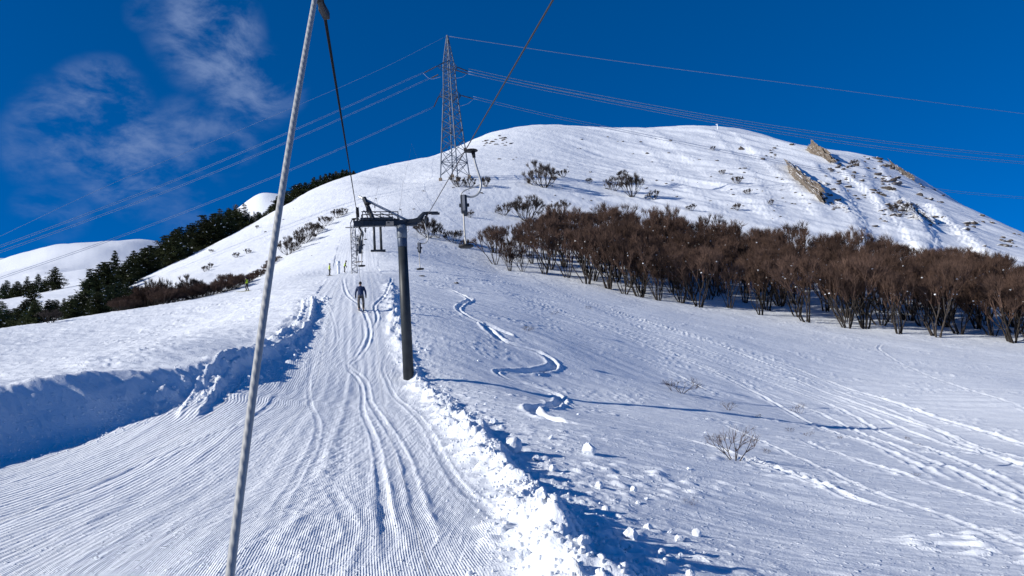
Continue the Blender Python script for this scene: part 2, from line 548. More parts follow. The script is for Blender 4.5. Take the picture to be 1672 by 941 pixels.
def mat_simple(name, col, rough=0.6, metal=0.0, var=0.15, scale=8.0, bump=0.0, spec=0.4):
    mt, nt, b = new_mat(name)
    tc = N(nt, 'ShaderNodeTexCoord')
    ns = N(nt, 'ShaderNodeTexNoise'); ns.inputs['Scale'].default_value = scale; ns.inputs['Detail'].default_value = 5
    nt.links.new(tc.outputs['Object'], ns.inputs['Vector'])
    rp = N(nt, 'ShaderNodeMapRange')
    rp.inputs['From Min'].default_value = 0.3; rp.inputs['From Max'].default_value = 0.7
    rp.inputs['To Min'].default_value = 1 - var; rp.inputs['To Max'].default_value = 1 + var
    nt.links.new(ns.outputs['Fac'], rp.inputs['Value'])
    mx = N(nt, 'ShaderNodeMix', data_type='RGBA', blend_type='MULTIPLY')
    mx.inputs[0].default_value = 1.0
    mx.inputs[6].default_value = (*col, 1)
    nt.links.new(rp.outputs[0], mx.inputs[7])
    nt.links.new(mx.outputs[2], b.inputs['Base Color'])
    b.inputs['Roughness'].default_value = rough; b.inputs['Metallic'].default_value = metal
    b.inputs['Specular IOR Level'].default_value = spec
    if bump > 0:
        bp = N(nt, 'ShaderNodeBump'); bp.inputs['Strength'].default_value = 1.0; bp.inputs['Distance'].default_value = bump
        nt.links.new(ns.outputs['Fac'], bp.inputs['Height']); nt.links.new(bp.outputs[0], b.inputs['Normal'])
    return mt
# ------------------------------------------------------------------ snow material
SNOW_COL = (0.80, 0.835, 0.875)


def make_snow(name, ground=False):
    mt, nt, b = new_mat(name)
    L = nt.links.new
    geo = N(nt, 'ShaderNodeNewGeometry')
    pos = geo.outputs['Position']

    def noise(scale, detail=3, vec=pos, rough=0.55):
        n = N(nt, 'ShaderNodeTexNoise'); n.inputs['Scale'].default_value = scale; n.inputs['Detail'].default_value = detail
        n.inputs['Roughness'].default_value = rough
        L(vec, n.inputs['Vector']); return n.outputs['Fac']

    def math_(op, a, b_=None, c=None):
        n = N(nt, 'ShaderNodeMath', operation=op)
        for i, q in enumerate((a, b_, c)):
            if q is None: continue
            if isinstance(q, (int, float)): n.inputs[i].default_value = q
            else: L(q, n.inputs[i])
        return n.outputs[0]
    b.inputs['Roughness'].default_value = 0.62
    b.inputs['Specular IOR Level'].default_value = 0.25
    # snow is clean but not perfectly even in colour
    cr = N(nt, 'ShaderNodeMapRange'); cr.inputs['To Min'].default_value = 0.95; cr.inputs['To Max'].default_value = 1.03
    L(noise(0.35, 4), cr.inputs['Value'])
    mx = N(nt, 'ShaderNodeMix', data_type='RGBA', blend_type='MULTIPLY'); mx.inputs[0].default_value = 1
    mx.inputs[6].default_value = (*SNOW_COL, 1); L(cr.outputs[0], mx.inputs[7])
    L(mx.outputs[2], b.inputs['Base Color'])
    fine = math_('MULTIPLY', noise(38, 3), 0.010)
    mid = math_('MULTIPLY', noise(7, 4), 0.015 if ground else 0.035)
    h = math_('ADD', fine, mid)
    if ground:
        at = N(nt, 'ShaderNodeAttribute', attribute_name='piste').outputs['Fac']
        gu = N(nt, 'ShaderNodeAttribute', attribute_name='groove').outputs['Fac']
        dist = N(nt, 'ShaderNodeAttribute', attribute_name='range').outputs['Fac']
        off = math_('SUBTRACT', 1.0, at)
        # untouched snow: wind ripples stretched along the slope, and crumbs
        mp = N(nt, 'ShaderNodeMapping'); mp.inputs['Rotation'].default_value = (0, 0, R(20)); mp.inputs['Scale'].default_value = (0.8, 3.2, 1)
        L(pos, mp.inputs['Vector'])
        pm = N(nt, 'ShaderNodeMapRange'); pm.inputs['From Min'].default_value = .38; pm.inputs['From Max'].default_value = .62; pm.inputs['To Min'].default_value = .25; pm.inputs['To Max'].default_value = 1.1; L(noise(0.16, 3), pm.inputs['Value'])
        rip = math_('MULTIPLY', math_('MULTIPLY', noise(1.1, 6, mp.outputs[0], 0.62), 0.055), pm.outputs[0])
        grit_n = noise(9, 2)
        grit = math_('MULTIPLY', math_('MAXIMUM', math_('SUBTRACT', grit_n, 0.58), 0.0), 0.11)
        # far hill: broader texture
        mp2 = N(nt, 'ShaderNodeMapping'); mp2.inputs['Rotation'].default_value = (0, 0, R(41)); mp2.inputs['Scale'].default_value = (1, .3, .3)
        L(pos, mp2.inputs['Vector'])
        farm = N(nt, 'ShaderNodeMapRange'); farm.inputs['From Min'].default_value = 70; farm.inputs['From Max'].default_value = 180
        L(dist, farm.inputs['Value'])
        far_h = math_('MULTIPLY', math_('MULTIPLY', noise(0.45, 6, mp2.outputs[0], 0.6), 0.22), farm.outputs[0])
        h_off = math_('ADD', math_('ADD', math_('ADD', h, rip), grit), far_h)
        # corduroy left by the groomer
        ph = math_('MULTIPLY', gu, 2 * math.pi / 0.025)
        sn = math_('SINE', ph)
        brk = N(nt, 'ShaderNodeMapRange'); brk.inputs['From Min'].default_value = 0.36; brk.inputs['From Max'].default_value = 0.56
        brk.inputs['To Min'].default_value = 0.35; brk.inputs['To Max'].default_value = 1.0
        mp3 = N(nt, 'ShaderNodeMapping'); mp3.inputs['Rotation'].default_value = (0, 0, R(-12)); mp3.inputs['Scale'].default_value = (2.2, .45, 1)
        L(pos, mp3.inputs['Vector'])
        L(noise(1.3, 5, mp3.outputs[0]), brk.inputs['Value'])
        cord = math_('MULTIPLY', math_('MULTIPLY', sn, math_('MULTIPLY', brk.outputs[0], N(nt, 'ShaderNodeAttribute', attribute_name='ribs').outputs['Fac'])), 0.0027)
        fd = N(nt, 'ShaderNodeMapRange'); fd.inputs['From Min'].default_value = 7; fd.inputs['From Max'].default_value = 15; fd.inputs['To Min'].default_value = 1; fd.inputs['To Max'].default_value = .3; L(dist, fd.inputs['Value'])
        cord = math_('MULTIPLY', cord, fd.outputs[0])
        rb1 = math_('SUBTRACT', N(nt, 'ShaderNodeAttribute', attribute_name='ribs').outputs['Fac'], 0.85)
        cord = math_('ADD', cord, math_('MULTIPLY', math_('MULTIPLY', math_('SINE', math_('MULTIPLY', gu, 2 * math.pi / 0.082)), rb1), math_('MULTIPLY', brk.outputs[0], 0.0056)))
        broad = math_('MULTIPLY', math_('SINE', math_('MULTIPLY', gu, 2 * math.pi / 0.47)), 0.005)
        mp4 = N(nt, 'ShaderNodeMapping'); mp4.inputs['Rotation'].default_value = (0, 0, R(-12)); mp4.inputs['Scale'].default_value = (9, .8, 1)
        L(pos, mp4.inputs['Vector'])
        strk = math_('MULTIPLY', noise(1.0, 5, mp4.outputs[0], 0.62), 0.042)
        pn = math_('MULTIPLY', noise(16, 3), 0.010)
        cr2 = math_('MULTIPLY', math_('MAXIMUM', math_('SUBTRACT', noise(13, 2), 0.60), 0.0), 0.12)
        pn = math_('ADD', pn, cr2)
        h_on = math_('ADD', math_('ADD', math_('ADD', cord, broad), strk), pn)
        hh = math_('ADD', math_('MULTIPLY', h_off, off), math_('MULTIPLY', h_on, at))
    else:
        hh = h
    bp = N(nt, 'ShaderNodeBump'); bp.inputs['Strength'].default_value = 1.0; bp.inputs['Distance'].default_value = 1.0
    L(hh, bp.inputs['Height']); L(bp.outputs[0], b.inputs['Normal'])
    return mt


M_GROUND = make_snow('snow_ground', True)
M_SNOW = make_snow('snow_lumps')

# ------------------------------------------------------------------ ground sheet
def build_ground():
    th = np.concatenate([np.linspace(-math.pi, R(-62), 46, endpoint=False), np.linspace(R(-62), R(-42), 60, endpoint=False),
                         np.linspace(R(-42), R(42), 1250), np.linspace(R(42), R(62), 60)[1:], np.linspace(R(62), math.pi, 46)[1:]])
    rr = np.concatenate([[0.6, 1.2, 2.0], np.exp(np.linspace(math.log(3.0), math.log(60), 800, endpoint=False)),
                         np.exp(np.linspace(math.log(60), math.log(520), 420, endpoint=False)), np.exp(np.linspace(math.log(520), math.log(4000), 90))])
    nt_, nr = len(th), len(rr)
    # heights of the smooth surface on every third row and column, cubic between
    TT, RR = np.meshgrid(th, rr, indexing='ij')
    X = (RR * np.sin(TT)).ravel(); Y = (RR * np.cos(TT)).ravel()
    Z = np.empty_like(X); INS = np.empty_like(X)
    ch = 150000
    for i in range(0, len(X), ch):
        s = slice(i, i + ch)
        Z[s] = base_z(X[s], Y[s])
    d, INS = detail(X, Y)
    Z += d
    Z[np.hypot(X, Y) < 2.5] = -1.8 - 0.1 * X[np.hypot(X, Y) < 2.5]
    me = bpy.data.meshes.new('snow_ground')
    nv = nt_ * nr
    me.vertices.add(nv)
    me.vertices.foreach_set('co', np.stack([X, Y, Z], 1).astype(np.float32).ravel())
    ii, jj = np.meshgrid(np.arange(nt_ - 1), np.arange(nr - 1), indexing='ij')
    a = (ii * nr + jj).ravel()
    q = np.stack([a, a + 1, a + nr + 1, a + nr], 1)
    # theta runs clockwise seen from above, so flip for upward normals
    q = q[:, ::-1] if False else q
    nf = len(q)
    me.loops.add(nf * 4); me.polygons.add(nf)
    me.loops.foreach_set('vertex_index', q.astype(np.int32).ravel())
    me.polygons.foreach_set('loop_start', np.arange(0, nf * 4, 4, dtype=np.int32))
    me.polygons.foreach_set('use_smooth', np.ones(nf, bool))
    me.update(calc_edges=True)
    U = X + 0.215 * Y
    left = sstep(-1.5, -5.5, U)
    gro = U + 0.4 * np.log1p(np.exp(np.clip(-(U + 3.5) * 2, -30, 30))) / 2 + left * (-0.025 * (Y - 6)) + 0.16 * gnoise(X * 0.16, Y * 0.07, 91) + 0.03 * gnoise(X * .6, Y * .5, 92) \
        + 0.22 * np.exp(-((Y - 30.5 + 0.1 * X) / 1.3) ** 2) * np.sin(U * 1.3) + 0.16 * np.exp(-((Y - 23.5 + 0.1 * X) / 0.8) ** 2)
    pas = np.floor((U + 0.9 + 0.12 * gnoise(Y * .12, Y * 0, 66)) / 2.7 + .5)
    gro += (np.sin(pas * 12.9898) * .05) * (Y - 8) * (1 - .6 * left) + pas * .37
    for nm, arr in (('piste', INS), ('groove', gro), ('range', np.hypot(X, Y)), ('ribs', 1 + 1.6 * left)):
        at = me.attributes.new(nm, 'FLOAT', 'POINT')
        at.data.foreach_set('value', arr.astype(np.float32))
    me.materials.append(M_GROUND)
    o = link(bpy.data.objects.new('ground', me))
    tag(o, 'snow covered mountainside with groomed drag lift track', kind='structure')
    return o


GROUND = build_ground()
if GROUND.data.polygons[2000].normal.z < 0:
    GROUND.data.flip_normals()

# ------------------------------------------------------------------ sun, sky
SUN_DIR = np.array([-0.95, -0.32, 0.0]); SUN_DIR /= np.linalg.norm(SUN_DIR)
SUN_EL = R(25.5)
SUN_V = np.array([SUN_DIR[0] * math.cos(SUN_EL), SUN_DIR[1] * math.cos(SUN_EL), math.sin(SUN_EL)])
sd_ = bpy.data.lights.new('sun', 'SUN'); sd_.energy = 4.6; sd_.angle = R(0.5); sd_.color = (1.0, 0.955, 0.885)
so = link(bpy.data.objects.new('sun', sd_))
so.rotation_euler = Vector(tuple(SUN_V)).to_track_quat('Z', 'Y').to_euler()
so.location = tuple(SUN_V * 60)

w = bpy.data.worlds.new('World'); sc.world = w; w.use_nodes = True
nt = w.node_tree
for n_ in list(nt.nodes): nt.nodes.remove(n_)
L = nt.links.new
out = N(nt, 'ShaderNodeOutputWorld'); bg = N(nt, 'ShaderNodeBackground')
sky = N(nt, 'ShaderNodeTexSky', sky_type='NISHITA')
sky.sun_disc = False; sky.sun_elevation = SUN_EL; sky.sun_rotation = math.atan2(SUN_DIR[0], SUN_DIR[1]) % (2 * math.pi)
sky.altitude = 9000; sky.air_density = 1.0; sky.dust_density = 0.0; sky.ozone_density = 10.0
hs = N(nt, 'ShaderNodeHueSaturation'); hs.inputs['Saturation'].default_value = 1.47; hs.inputs['Value'].default_value = 2.0
gm = N(nt, 'ShaderNodeGamma'); gm.inputs['Gamma'].default_value = 0.55
L(sky.outputs[0], gm.inputs['Color']); tn = N(nt, 'ShaderNodeMix', data_type='RGBA', blend_type='MULTIPLY'); tn.inputs[0].default_value = 1; tn.inputs[7].default_value = (1.0, .78, 1.0, 1)
L(gm.outputs[0], hs.inputs['Color']); L(hs.outputs[0], tn.inputs[6])
# wisps of cloud high over the valley, set by direction
tc = N(nt, 'ShaderNodeTexCoord')


def dirv(px, py):
    d = ray(px, py); return d / np.linalg.norm(d)


def lobe(px, py, ang, sharp, amp):
    dp = N(nt, 'ShaderNodeVectorMath', operation='DOT_PRODUCT'); dp.inputs[1].default_value = tuple(dirv(px, py))
    L(wv, dp.inputs[0])
    mr = N(nt, 'ShaderNodeMapRange', interpolation_type='SMOOTHSTEP')
    mr.inputs['From Min'].default_value = math.cos(R(ang)); mr.inputs['From Max'].default_value = math.cos(R(ang * sharp))
    mr.inputs['To Max'].default_value = amp
    L(dp.outputs['Value'], mr.inputs['Value'])
    return mr.outputs[0]


nz = N(nt, 'ShaderNodeTexNoise'); nz.inputs['Scale'].default_value = 6; nz.inputs['Detail'].default_value = 3
L(tc.outputs['Generated'], nz.inputs['Vector'])
vs_ = N(nt, 'ShaderNodeVectorMath', operation='SUBTRACT'); vs_.inputs[1].default_value = (.5, .5, .5); L(nz.outputs['Color'], vs_.inputs[0])
vsc = N(nt, 'ShaderNodeVectorMath', operation='SCALE'); vsc.inputs['Scale'].default_value = 0.05; L(vs_.outputs[0], vsc.inputs[0])
va = N(nt, 'ShaderNodeVectorMath', operation='ADD'); L(tc.outputs['Generated'], va.inputs[0]); L(vsc.outputs[0], va.inputs[1])
vn = N(nt, 'ShaderNodeVectorMath', operation='NORMALIZE'); L(va.outputs[0], vn.inputs[0])
wv = vn.outputs[0]
lobes = [(345, 70, 5.0, .15, .95), (400, 135, 4.2, .1, .75), (300, 60, 2.8, .1, .5), (440, 130, 3.2, .1, .5), (160, 165, 3.6, .1, .8), (120, 215, 4.2, .1, .75), (200, 250, 4.6, .1, .9),
         (300, 235, 3.8, .1, .6), (370, 228, 2.8, .1, .55), (60, 240, 3.0, .1, .4), (90, 340, 2.6, .1, .3), (285, 315, 4.0, .1, .3), (225, 290, 3.5, .1, .45), (235, 25, 1.7, .1, .3)]
acc = None
for l_ in lobes:
    q = lobe(*l_)
    if acc is None: acc = q
    else:
        ad = N(nt, 'ShaderNodeMath', operation='MAXIMUM'); L(acc, ad.inputs[0]); L(q, ad.inputs[1]); acc = ad.outputs[0]
mpc = N(nt, 'ShaderNodeMapping'); mpc.inputs['Rotation'].default_value = (0.2, R(-35), 0.3); mpc.inputs['Scale'].default_value = (1.0, 1.0, 1.9)
L(wv, mpc.inputs['Vector'])
fb = N(nt, 'ShaderNodeTexNoise'); fb.inputs['Scale'].default_value = 11; fb.inputs['Detail'].default_value = 9; fb.inputs['Roughness'].default_value = 0.62; fb.inputs['Distortion'].default_value = 0.15
L(mpc.outputs[0], fb.inputs['Vector'])
mr = N(nt, 'ShaderNodeMapRange', interpolation_type='SMOOTHSTEP'); mr.inputs['From Min'].default_value = 0.40; mr.inputs['From Max'].default_value = 0.74
L(fb.outputs['Fac'], mr.inputs['Value'])
cm = N(nt, 'ShaderNodeMath', operation='MULTIPLY'); L(acc, cm.inputs[0]); L(mr.outputs[0], cm.inputs[1])
cm2 = N(nt, 'ShaderNodeMath', operation='MULTIPLY'); L(cm.outputs[0], cm2.inputs[0]); cm2.inputs[1].default_value = 0.85
mxc = N(nt, 'ShaderNodeMix', data_type='RGBA'); L(cm2.outputs[0], mxc.inputs[0]); L(tn.outputs[2], mxc.inputs[6]); mxc.inputs[7].default_value = (2.1, 2.9, 4.9, 1)
L(mxc.outputs[2], bg.inputs['Color']); bg.inputs['Strength'].default_value = 0.10
L(bg.outputs[0], out.inputs['Surface'])

sc.view_settings.view_transform = 'Standard'; sc.view_settings.look = 'None'; sc.view_settings.gamma = 1.0
sc.view_settings.use_curve_mapping = False
sc.view_settings.exposure = 0.24
sc.cycles.max_bounces = 5; sc.cycles.diffuse_bounces = 3; sc.cycles.transparent_max_bounces = 4
sc.cycles.use_denoising = True
# ------------------------------------------------------------------ materials of the built things
M_STEEL_DARK = mat_simple('dark_painted_steel', (0.030, 0.036, 0.045), 0.45, 0.3, 0.35, 5)
M_STEEL_POLE = mat_simple('green_grey_painted_steel', (0.026, 0.032, 0.036), 0.5, 0.1, 0.35, 2.5)
M_GALV = mat_simple('galvanised_steel', (0.42, 0.44, 0.46), 0.45, 0.55, 0.25, 6)
M_GALV_DULL = mat_simple('dull_lattice_steel', (0.22, 0.23, 0.25), 0.6, 0.2, 0.25, 3)
M_PYL = mat_simple('weathered_pylon_steel', (0.085, 0.112, 0.155), 0.6, 0.1, 0.2, 1)
M_COLLAR = mat_simple('pale_grey_collar', (0.16, 0.18, 0.20), 0.45, 0.3, 0.2, 4)
M_BAND = mat_simple('blue_grey_band', (0.035, 0.055, 0.095), 0.45, 0.2, 0.2, 4)
M_PLATE = mat_simple('beige_plate', (0.50, 0.40, 0.29), 0.6, 0.0, 0.12, 5)
M_BLACK = mat_simple('black_rubber', (0.012, 0.012, 0.013), 0.6, 0.0, 0.2, 9)
M_RUST = mat_simple('rusty_steel', (0.20, 0.085, 0.035), 0.8, 0.1, 0.4, 12)
M_CABLE = mat_simple('steel_rope', (0.008, 0.009, 0.010), 0.9, 0.0, 0.3, 30, spec=.08)
M_CABLE_RUSTY = mat_simple('brownish_steel_rope', (0.045, 0.036, 0.032), 0.65, 0.0, 0.3, 30)
M_PIPE = mat_simple('worn_light_pipe', (0.38, 0.385, 0.38), 0.45, 0.3, 0.25, 6)
M_CREAM = mat_simple('cream_pole', (0.55, 0.52, 0.45), 0.5, 0.0, 0.15, 6)
M_WIRE = mat_simple('aluminium_conductor', (0.27, 0.33, 0.44), 0.5, 0.35, 0.1, 0.3)
M_INSUL = mat_simple('dark_brown_insulator', (0.035, 0.022, 0.018), 0.35, 0.0, 0.2, 4)
M_CONC = mat_simple('concrete', (0.24, 0.19, 0.14), 0.9, 0.0, 0.3, 2)
M_WOOD = mat_simple('weathered_wood', (0.11, 0.075, 0.05), 0.8, 0.0, 0.3, 8)


def mat_rope():
    """Braided plastic rope: two sets of strands wound round it, from the coordinate along it."""
    mt, nt, b = new_mat('braided_grey_rope')
    at = N(nt, 'ShaderNodeAttribute', attribute_name='strand').outputs['Fac']
    sn = N(nt, 'ShaderNodeMath', operation='SINE'); nt.links.new(at, sn.inputs[0])
    mr = N(nt, 'ShaderNodeMapRange'); mr.inputs['From Min'].default_value = -1
    mr.inputs['To Min'].default_value = 0.0; mr.inputs['To Max'].default_value = 1.0
    nt.links.new(sn.outputs[0], mr.inputs['Value'])
    geo = N(nt, 'ShaderNodeNewGeometry')
    ns = N(nt, 'ShaderNodeTexNoise'); ns.inputs['Scale'].default_value = 60; nt.links.new(geo.outputs['Position'], ns.inputs['Vector'])
    cr = N(nt, 'ShaderNodeMix', data_type='RGBA'); cr.inputs[6].default_value = (0.23, 0.24, 0.245, 1); cr.inputs[7].default_value = (0.38, 0.385, 0.38, 1)
    nt.links.new(ns.outputs['Fac'], cr.inputs[0]); nt.links.new(cr.outputs[2], b.inputs['Base Color'])
    b.inputs['Roughness'].default_value = 0.6
    bp = N(nt, 'ShaderNodeBump'); bp.inputs['Distance'].default_value = 0.0016
    nt.links.new(mr.outputs[0], bp.inputs['Height']); nt.links.new(bp.outputs[0], b.inputs['Normal'])
    return mt


M_ROPE = mat_rope()

# ------------------------------------------------------------------ the drag lift
LD = np.array([-0.21, 1.0, 0.0]); LD /= np.linalg.norm(LD)
LR = np.array([LD[1], -LD[0], 0.0])
LRZ = math.atan2(0.21, 1.0)


def cat_line(a, b, sag, n=24):
    a = np.asarray(a); b = np.asarray(b)
    t = np.linspace(0, 1, n)[:, None]
    p = a + (b - a) * t
    p[:, 2] -= (4 * t * (1 - t))[:, 0] * sag
    return p


UPC = [P(583, 349, 30.5), P(585, 362, 66.5), P(602, 351, 87), P(619, 298, 160), P(634, 262, 272), P(640, 290, 345)]
DNC = [P(695, 357, 30.5), P(650, 352, 87), P(657, 303, 160), P(672, 236, 272), P(690, 275, 350)]
u0_ = P(526, 0, 4.4); ud = (u0_ - UPC[0]) / np.linalg.norm(u0_ - UPC[0])
d0_ = P(903, 0, 9.1); dd = (d0_ - DNC[0]) / np.linalg.norm(d0_ - DNC[0])
UP_PTS = [UPC[0] + ud * 60, UPC[0]] + UPC[1:]
DN_PTS = [DNC[0] + dd * 60, DNC[0]] + DNC[1:]


def haul(pts_, name, mat, rad, sags):
    path = []
    for i in range(len(pts_) - 1):
        seg = cat_line(pts_[i], pts_[i + 1], sags[i], 20)
        path += list(seg if i == 0 else seg[1:])
    mb = MB(); mb.tube(path, rad, 6)
    return np.array(path), mb.build(name, mat, smooth=True)


UP_PATH, o_ = haul(UP_PTS, 'haul_cable', M_CABLE, 0.0118, [0, .25, .15, .6, .8, .4])
tag(o_, 'dark steel haul cable climbing from overhead to the near side wheels of the lift tower', 'cable')
DN_PATH, o_ = haul(DN_PTS, 'haul_cable', M_CABLE_RUSTY, 0.0155, [0, .3, .6, .8, .4])
tag(o_, 'brownish return cable passing before the pylon foot and holding the big button hanger', 'cable')


def on_path(path, d):
    i = int(np.searchsorted(path[:, 1], d)); i = min(max(i, 1), len(path) - 1)
    a, b = path[i - 1], path[i]
    return a + (b - a) * (d - a[1]) / (b[1] - a[1])


def path_at_py(path, py, dmin=6, dmax=30):
    best = None
    for d in np.linspace(dmin, dmax, 400):
        q = on_path(path, d); y = proj(q)[1]
        if best is None or abs(y - py) < best[0]: best = (abs(y - py), d, q)
    return best[1], best[2]


# --- near lift tower
tb = ghit(667, 613)
TOP_H = (P(655, 368, tb[1])[2] - tb[2])
tw = empty('lift_tower', tb - np.array([0, 0, 0.3]), LRZ)
tag(tw, 'dark steel single post lift tower with a cross arm beside the groomed track', 'lift tower')
H = TOP_H + 0.3
mb = MB(); mb.lathe((0, 0, 0), [(0.235, 0), (0.225, H * .5), (0.205, H - 0.95)], 20); mb.build('pole', M_STEEL_POLE, tw, True)
mb = MB(); mb.lathe((0, 0, 0), [(0.212, H - 1.0), (0.218, H - .98), (0.218, H - .62), (0.212, H - .6)], 20); mb.build('band', M_BAND, tw, True)
mb = MB(); mb.lathe((0, 0, 0), [(0.225, H - .6), (0.235, H - .57), (0.235, H - .05), (0.21, H)], 20); mb.build('collar', M_COLLAR, tw, True)
sp = 1115 / tb[1]
al, ar = -70 / sp, 52 / sp
mb = MB()
mb.box((al * .5 + .25, 0, H + 0.10), (abs(al) + .9, 0.24, 0.26), bev=0.02)
mb.box((al * .5, 0, H + 0.245), (abs(al) * .9, 0.34, 0.03))
for xx in np.linspace(al * .9, .2, 5): mb.box((xx, 0, H + 0.1), (.03, .30, .29))
mb.build('cross_arm', M_STEEL_DARK, tw)
mb = MB()
gn = [(0.25, 0, H + .12), (0.55, 0, H + .14), (0.78, 0, H + .22), (0.92, 0, H + .40), (1.02, 0, H + .52), (1.2, 0, H + .54), (1.66, 0, H + .54)]
mb.tube(gn, [.15, .15, .14, .11, .085, .07, .065], 8)
mb.box((1.55, 0, H + .50), (.36, .2, .07))
mb.build('return_arm', M_STEEL_DARK, tw)
# brace pipe and its strut
zt = H + 1.42
mb = MB(); mb.bar((al + .05, 0.25, zt), (0.55, 0.25, H + .12), 0.058, n=10); mb.build('brace_pipe', M_GALV, tw, True)
mb = MB(); mb.bar((0.20, 0.25, H + .265), (0.66, 0.25, H + .06), 0.064, n=10); mb.build('brace_shoe', M_RUST, tw, True)
mb = MB(); mb.bar((al + .28, 0.22, zt - .06), (al + .72, 0.1, H + .12), 0.10, n=4); mb.build('brace_strut', M_STEEL_DARK, tw)
mb = MB()
for yy in (-.28, .28):
    mb.bar((al + .15, yy, H + .58), (-.15, yy, H + .55), 0.022, n=5)
    for xx in np.linspace(al + .2, -.15, 5): mb.bar((xx, yy, H + .2), (xx, yy, H + .57), 0.018, n=5)
mb.bar((al + 1.0, -.28, H + .5), (-.1, .28, H + .3), .02, n=5)
mb.build('service_rail', M_STEEL_DARK, tw)
mb = MB(); mb.box((-0.52, -0.16, H + .06), (0.34, 0.02, 0.19), bev=.008); pl = mb.build('number_plate', M_PLATE, tw)
mb = MB(); mb.box((-.60, -.1735, H + .09), (.035, .004, .07)); mb.box((-.55, -.1735, H + .085), (.05, .004, .045)); mb.build('plate_mark', M_BLACK, pl)


def sheaves(parent, x, z, n=3, y0=0.0, name='sheave_train', r=.13):
    """A rocker with grooved wheels set along the cable."""
    mb_ = MB(); A = np.array([[0, 0, 1.0], [1, 0, 0], [0, 1, 0]])
    span = (n - 1) * .34
    mb_.box((x, y0, z - .02), (.05, span + .3, .10))
    mb_.box((x + .09, y0, z - .02), (.03, span + .2, .08))
    rk = mb_.build(name, M_STEEL_DARK, parent)
    for k in range(n):
        w_ = MB(); w_.lathe((x + .045, y0 - span / 2 + k * .34, z), [(.05, -.055), (r, -.05), (r * .78, -.01), (r * .78, .01), (r, .05), (.05, .055)], 16, A)
        w_.build('wheel', M_BLACK, rk, True)
    return rk


zl = UPC[0][2] - tw.location.z; zr = DNC[0][2] - tw.location.z
q_ = np.array(UPC[0]) - np.array(tw.location); xl = q_ @ LR
q_ = np.array(DNC[0]) - np.array(tw.location); xr = q_ @ LR
sheaves(tw, xl, zl - .15, 4)
sheaves(tw, xr, zr - .15, 2)
mb = MB()
mb.bar((xl, 0, zl - .1), (xl + .02, 0, H), .05, n=6)
mb.tube([(xl + .02, .1, H + .1), (xl + .18, .1, H - .25), (xl + .05, .1, H - .65), (xl + .08, .1, H - 1.05)], [.05, .05, .045, .06], 6)
mb.box((xl + .08, .1, H - 1.05), (.16, .12, .34), bev=.02)
mb.build('cable_catcher', M_STEEL_DARK, tw)
mb = MB(); mb.bar((xr, 0, zr - .1), (xr + .05, 0, H + .5), .04, n=6); mb.box((xr, 0, zr - .05), (.14, .25, .22), bev=.02); mb.build('wheel_bracket', M_STEEL_DARK, tw)
mb = MB(); mb.bar((al + .42, 0, H + .5), (al + .42, 0, H + 1.0), .02, n=5); mb.box((al + .42, 0, H + .75), (.12, .12, .20), bev=.03); mb.lathe((al + .44, 0, H + .98), [(.14, 0), (.15, .03), (.12, .07), (.03, .09)], 12)
mb.build('signal_lamp', M_BLACK, tw)
mb = MB()
for k in range(14): mb.bar((-.12, -.26, .9 + k * .38), (.12, -.26, .9 + k * .38), .012, n=5)
# rungs are far round the back on the real tower: keep the post plain from the track side

# --- lattice mast with ladder and bent top
lb = ghit(579, 447); ld_ = lb[1]
lt = P(579, 366, ld_)
lm = empty('lattice_mast', lb - np.array([0, 0, .3]), LRZ)
tag(lm, 'slim grey lattice mast with a bent top arm behind the near tower', 'mast')
hm_ = lt[2] - lb[2] + .3
mb = MB(); g = .27
for sx in (-1, 1):
    for sy in (-1, 1): mb.bar((sx * g, sy * g, 0), (sx * g * .8, sy * g * .8, hm_), .042, n=4)
mb.build('leg_frame', M_GALV_DULL, lm)
mb = MB(); nst = 15
for k in range(nst):
    z0 = hm_ * k / nst; z1 = hm_ * (k + 1) / nst
    s0 = 1 if k % 2 else -1
    for sy in (-1, 1): mb.bar((s0 * g, sy * g, z0), (-s0 * g, sy * g, z1), .022, n=4)
    for sx in (-1, 1): mb.bar((sx * g, s0 * g, z0), (sx * g, -s0 * g, z1), .022, n=4)
    mb.bar((-g, -g, z0), (g, -g, z0), .022, n=4)
mb.build('bracing', M_GALV_DULL, lm)
mb = MB(); cx_ = (P(590, 360, ld_)[0] - lt[0])
mb.tube([(-g * .8, 0, hm_ - .2), (-g * .8, 0, hm_ + .1), (-.05, 0, hm_ + .45), (cx_ * .6, 0, hm_ + .55), (cx_ + .3, 0, hm_ + .3), (cx_ + .35, 0, hm_ + .05)], .06, 6)
mb.tube([(-.75, 0, hm_ - .35), (.5, 0, hm_ - .35)], .05, 6)
mb.build('bent_arm', M_STEEL_DARK, lm, True)
sheaves(lm, cx_ + .35, hm_ - .02, 2)

# --- towers farther up the line
def far_tower(d, pxc, ytop, label, twin=True, off=0.0):
    b = P(pxc, 400, d); b = np.array([b[0], b[1], ground_z(b[0], b[1])])
    h = P(pxc, ytop, d)[2] - b[2]
    t = empty('lift_tower', b - np.array([0, 0, .2]), LRZ); tag(t, label, 'lift tower'); h += .2
    for sx in ((-.42, .42) if twin else (0,)):
        m_ = MB(); m_.lathe((sx, 0, 0), [(.17, 0), (.15, h)], 10); m_.build('post', M_STEEL_POLE, t, True)
    m_ = MB(); m_.box((0, 0, .28) if twin else (0, 0, -.2), (1.9, .8, .24), bev=.05); m_.build('foot_plate', M_STEEL_DARK, t)
    m_ = MB(); m_.box((0, 0, h), (4.2, .26, .28), bev=.03); m_.bar((-1.7, .15, h + 1.1), (.9, .15, h + .1), .06, n=6); m_.bar((-1.5, .15, h + 1.1), (-1.1, .15, h + .1), .07, n=4)
    m_.build('cross_arm', M_STEEL_DARK, t)
    sheaves(t, -1.95, h + .35, 3); sheaves(t, 1.95, h + .2, 2)
    return t


